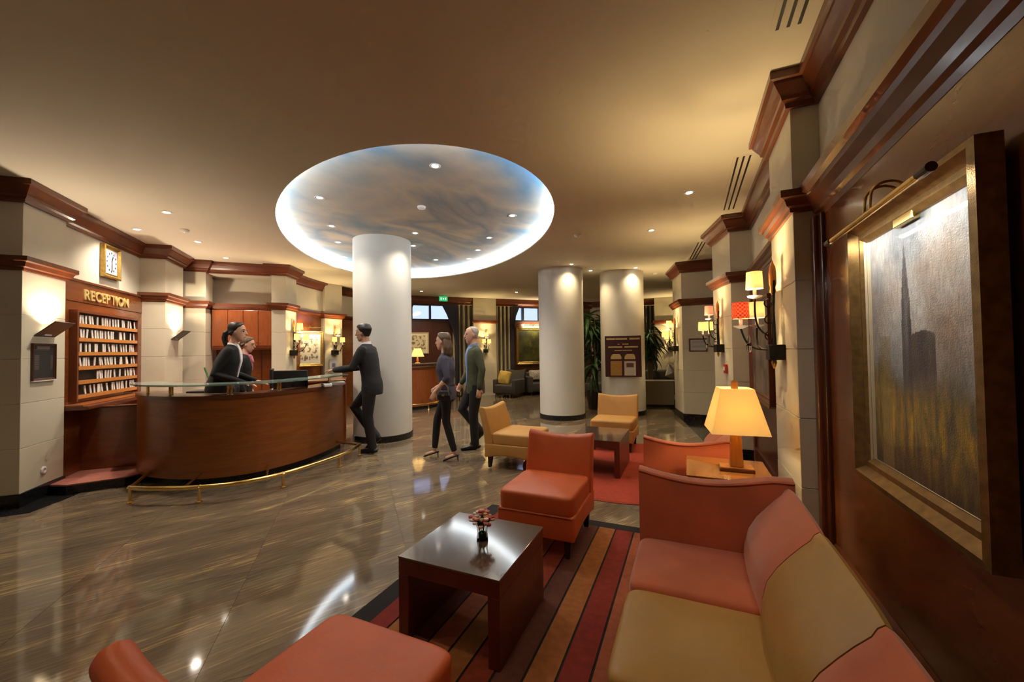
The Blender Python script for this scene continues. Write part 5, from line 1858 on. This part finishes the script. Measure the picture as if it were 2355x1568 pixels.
        for a in (-.9, -.5, 0, .5, .9):
            h.limb([(.072 * math.sin(a), -.085 * math.cos(a), .02), (.08 * math.sin(a), -.11 * math.cos(a), -.08), (.07 * math.sin(a), -.115 * math.cos(a), -.16), (.05 * math.sin(a), -.10 * math.cos(a), -.225)], [.03, .036, .034, .016], 10)
        remesh(h.build('hair', hairm, t), .008 * k, 2)
    # ---- clothes
    if jacket:
        b = MB(); b.m = SC
        torso(b, J, rings)
        for s in 'LR':
            a, e, w = J['sh' + s], J['el' + s], J['wr' + s]
            pts, rad = [a + V(0, 0, -.005), a.lerp(e, .5), e], [.064 * fs, .060 * fs, .052 * fs]
            if sleeve > .55:
                pts += [e.lerp(w, .5), e.lerp(w, .98)]; rad += [.049 * fs, .040 * fs]
            else:
                pts += [e.lerp(w, .18)]; rad += [.050 * fs]
            b.limb(pts, rad, 14)
        remesh(b.build(jname, jacket, t), .0085 * k, 4)
    if shirt:
        b = MB(); b.m = SC
        wmax, zlo = shirtw
        n, nx = 14, 8
        rs = []
        for i in range(n + 1):
            z = zlo + (1.465 - zlo) * i / n
            c = spine_at(J, z)
            for r0_, r1_ in zip(rings, rings[1:]):
                if r0_[0] <= z <= r1_[0]:
                    f = (z - r0_[0]) / (r1_[0] - r0_[0]); rx = r0_[1] + (r1_[1] - r0_[1]) * f; ry = r0_[2] + (r1_[2] - r0_[2]) * f
            w = wmax * min(1, .25 + 1.2 * i / n)
            ring = []
            for j in range(nx + 1):
                x = -w + 2 * w * j / nx
                ring.append((c.x + x, c.y + ry * math.sqrt(max(.05, 1 - (x / rx) ** 2)) + .010, z))
            ring += [(p[0], p[1] - .03, p[2]) for p in ring[::-1]]
            rs.append(ring)
        b.rings(rs)
        b.build('shirt', shirt, t, smooth=True)
        b = MB(); b.m = SC
        nk = J['neck']
        b.rings([[(nk.x + r * math.cos(2 * PI * j / 20), nk.y + .008 + r * 1.05 * math.sin(2 * PI * j / 20), nk.z + z + .012 * math.sin(2 * PI * j / 20) * -1) for j in range(20)] for r, z in ((.076 * fs, -.035), (.066 * fs, .008), (.062 * fs, .030 if not female else .012), (.056 * fs, .030 if not female else .012), (.058 * fs, -.03))])
        b.build('collar', collar or shirt, t, smooth=True)
        if tie:
            b = MB(); b.m = SC
            c1 = spine_at(J, 1.43)
            b.ball((c1.x, c1.y + .085, 1.435), .035, 10, (1.1, .7, .8))
            b.limb([(c1.x, c1.y + .10, 1.42), (c1.x + .015, c1.y + .128, 1.34)], [.022, .016], 8)
            b.build('scarf', tie, t, smooth=True)
    if lower:
        b = MB(); b.m = SC
        pz = J['pelvis']
        b.rings([[(pz.x + rx * math.cos(2 * PI * j / 24), pz.y + ry * math.sin(2 * PI * j / 24), z) for j in range(24)] for z, rx, ry in ((.80, .10, .09), (.86, .165 , .118), (.93, .165, .118), (1.02, .150, .108), (1.05, .14, .1))])
        slim = .80 if female else 1.
        for s in 'LR':
            b.limb([J['hip' + s] + V(0, 0, -.02), J['hip' + s].lerp(J['knee' + s], .5), J['knee' + s], J['knee' + s].lerp(J['ank' + s], .5), J['ank' + s] + (J['ank' + s] - J['knee' + s]).normalized() * (.005 if not female else -.03)], [.098 * (.95 if female else 1), .086 * slim, .069 * slim, .064 * slim, .058 * (.72 if female else 1)], 14)
        remesh(b.build('trousers', trousers, t), .0085 * k, 3)
        for s in 'LR':
            b = MB(); b.m = SC
            an, tq = J['ank' + s], J['toe' + s].normalized()
            if heels:
                b.limb([an + V(0, 0, -.055) - tq * .035, an + V(0, 0, -.06) + tq * .05, an + tq * .15 + V(0, 0, -.075)], [.026, .028, .020], 12, (V(0, 0, 1), .55))
                b.tube([an - tq * .045 + V(0, 0, -.06), V(an.x, an.y, 0) - V(tq.x, tq.y, 0) * .05], [.010, .005], 8)
            else:
                b.limb([an + V(0, 0, -.042) - tq * .045, an + V(0, 0, -.04) + tq * .02, an + V(0, 0, -.052) + tq * .11, an + V(0, 0, -.062) + tq * .18], [.036, .044, .040, .028], 14, (V(0, 0, 1), .85))
                b.limb([an + V(0, 0, .0), an + V(0, 0, -.04)], [.038, .044], 12)
            sh_ = b.build('shoe', SHOE, t, smooth=True)
    return t


# guest leaning on the desk
person('man in charcoal suit leaning on the reception desk with legs crossed', (-4.25, 4.50, 0), 1.92, 1.86, dict(
    pelvis=V(0, -.02, .95), chest=V(0, .04, 1.28), neck=V(0, .06, 1.475), head=V(0, .10, 1.632), yaw=.0, tilt=-.03,
    hipL=V(-.09, -.02, .93), kneeL=V(-.09, .01, .50), ankL=V(-.08, -.05, .085), toeL=V(.25, 1, 0),
    hipR=V(.09, -.02, .92), kneeR=V(.08, .27, .60), ankR=V(.05, -.05, .20), toeR=V(.0, .8, -.6),
    shL=V(-.168, .05, 1.40), elL=V(-.225, .16, 1.16), wrL=V(-.19, .41, 1.135), hdL=V(.2, 1, -.12), pnL=V(0, 0, -1),
    shR=V(.168, .05, 1.40), elR=V(.225, .20, 1.16), wrR=V(.14, .43, 1.135), hdR=V(-.25, 1, -.12), pnR=V(0, 0, -1), curl=.12),
    skin=SKIN2, jacket=SUITG, trousers=TROUK, shirt=SHIRTW, hair='short', hairm=HAIRK)

# walking couple
person('woman in slate cardigan and black trousers walking with a handbag', (-2.98, 4.56, 0), 1.86, 1.70, dict(
    chest=V(0, .02, 1.28), neck=V(0, .02, 1.47), head=V(0, .05, 1.625), yaw=-.15,
    hipL=V(-.085, -.01, .95), kneeL=V(-.085, -.01, .53), ankL=V(-.08, -.12, .13), toeL=V(0, 1, -.30),
    hipR=V(.085, .01, .95), kneeR=V(.085, .17, .54), ankR=V(.08, .21, .13), toeR=V(0, 1, -.25),
    elL=V(-.20, -.06, 1.14), wrL=V(-.21, .10, .95), hdL=V(0, .55, -1), elR=V(.20, -.02, 1.14), wrR=V(.17, .16, 1.0), hdR=V(0, .8, -.6), curl=.5),
    female=True, jacket=CARDI, sleeve=.3, trousers=TROUK, hair='long', hairm=HAIRB, heels=True, jname='cardigan')
hb_ = thing('handbag', 'black handbag with tan strap carried by the walking woman', 'handbag', (-2.87, 4.33, .83), .2)
MB().rings([[(-.09, -.03, 0), (.09, -.03, 0), (.09, .03, 0), (-.09, .03, 0)], [(-.085, -.038, .06), (.085, -.038, .06), (.085, .038, .06), (-.085, .038, .06)], [(-.065, -.012, .12), (.065, -.012, .12), (.065, .012, .12), (-.065, .012, .12)]]).build('bag_body', SHOE, hb_, bevel=.01, bseg=2)
MB().tube([(-.055, 0, .11), (-.045, 0, .17), (0, .01, .20), (.045, 0, .17), (.055, 0, .11)], .006, 8).build('strap', plain('tan_leather', (.28, .15, .06, 1), .6), hb_, smooth=True)
MB().box(-.018, .018, -.044, -.036, .05, .075).build('clasp', BRASS, hb_)
person('grey haired man in olive jacket and blue shirt walking', (-2.93, 5.26, 0), 2.22, 1.81, dict(
    chest=V(0, .01, 1.28), neck=V(0, .02, 1.475), head=V(0, .05, 1.63), yaw=.1,
    hipL=V(-.09, 0, .93), kneeL=V(-.09, .05, .50), ankL=V(-.09, .03, .085), toeL=V(0, 1, 0),
    hipR=V(.09, 0, .93), kneeR=V(.09, .19, .55), ankR=V(.09, -.08, .22), toeR=V(0, .75, -.65),
    elL=V(-.235, -.06, 1.14), wrL=V(-.235, -.02, .88), hdL=V(0, .15, -1), elR=V(.235, .04, 1.14), wrR=V(.225, .18, .93), hdR=V(0, .5, -1), curl=.45),
    jacket=JACKG, trousers=TROUK, shirt=SHIRTB, shirtw=(.085, .90), hair='thin', hairm=HAIRG, skin=SKIN)

# receptionists
person('receptionist in black suit and white shirt with dark ponytail behind the desk', (-5.40, 3.22, .10), -.82, 1.76, dict(
    pelvis=V(0, -.09, .95), chest=V(0, -.005, 1.28), neck=V(0, .035, 1.47), head=V(0, .085, 1.625), tilt=-.04,
    shR=V(.135, .03, 1.385), elR=V(.21, -.10, 1.10), wrR=V(.18, .20, .985), hdR=V(-.1, 1, -.25), pnR=V(0, 0, -1),
    shL=V(-.135, .03, 1.385), elL=V(-.20, -.04, 1.11), wrL=V(-.14, .26, .985), hdL=V(.1, 1, -.25), pnL=V(0, 0, -1), curl=.2),
    female=True, jrings=[(.80, .205, .165), (.90, .205, .165), (.98, .20, .160), (1.06, .188, .148), (1.15, .18, .142), (1.25, .178, .142), (1.33, .172, .122), (1.40, .145, .096), (1.445, .082, .07), (1.475, .054, .054)], jacket=SUITK, shirt=SHIRTW, shirtw=(.042, 1.05), hair='ponytail', hairm=HAIRK, tie=None)
person('receptionist with pink scarf half hidden behind her colleague', (-6.08, 3.82, .10), -.80, 1.61, dict(
    neck=V(0, .02, 1.47), head=V(0, .06, 1.62), tilt=-.18),
    female=True, jacket=SUITK, shirt=SCARF, shirtw=(.04, 1.2), hair='ponytail', hairm=HAIRB, tie=SCARF)
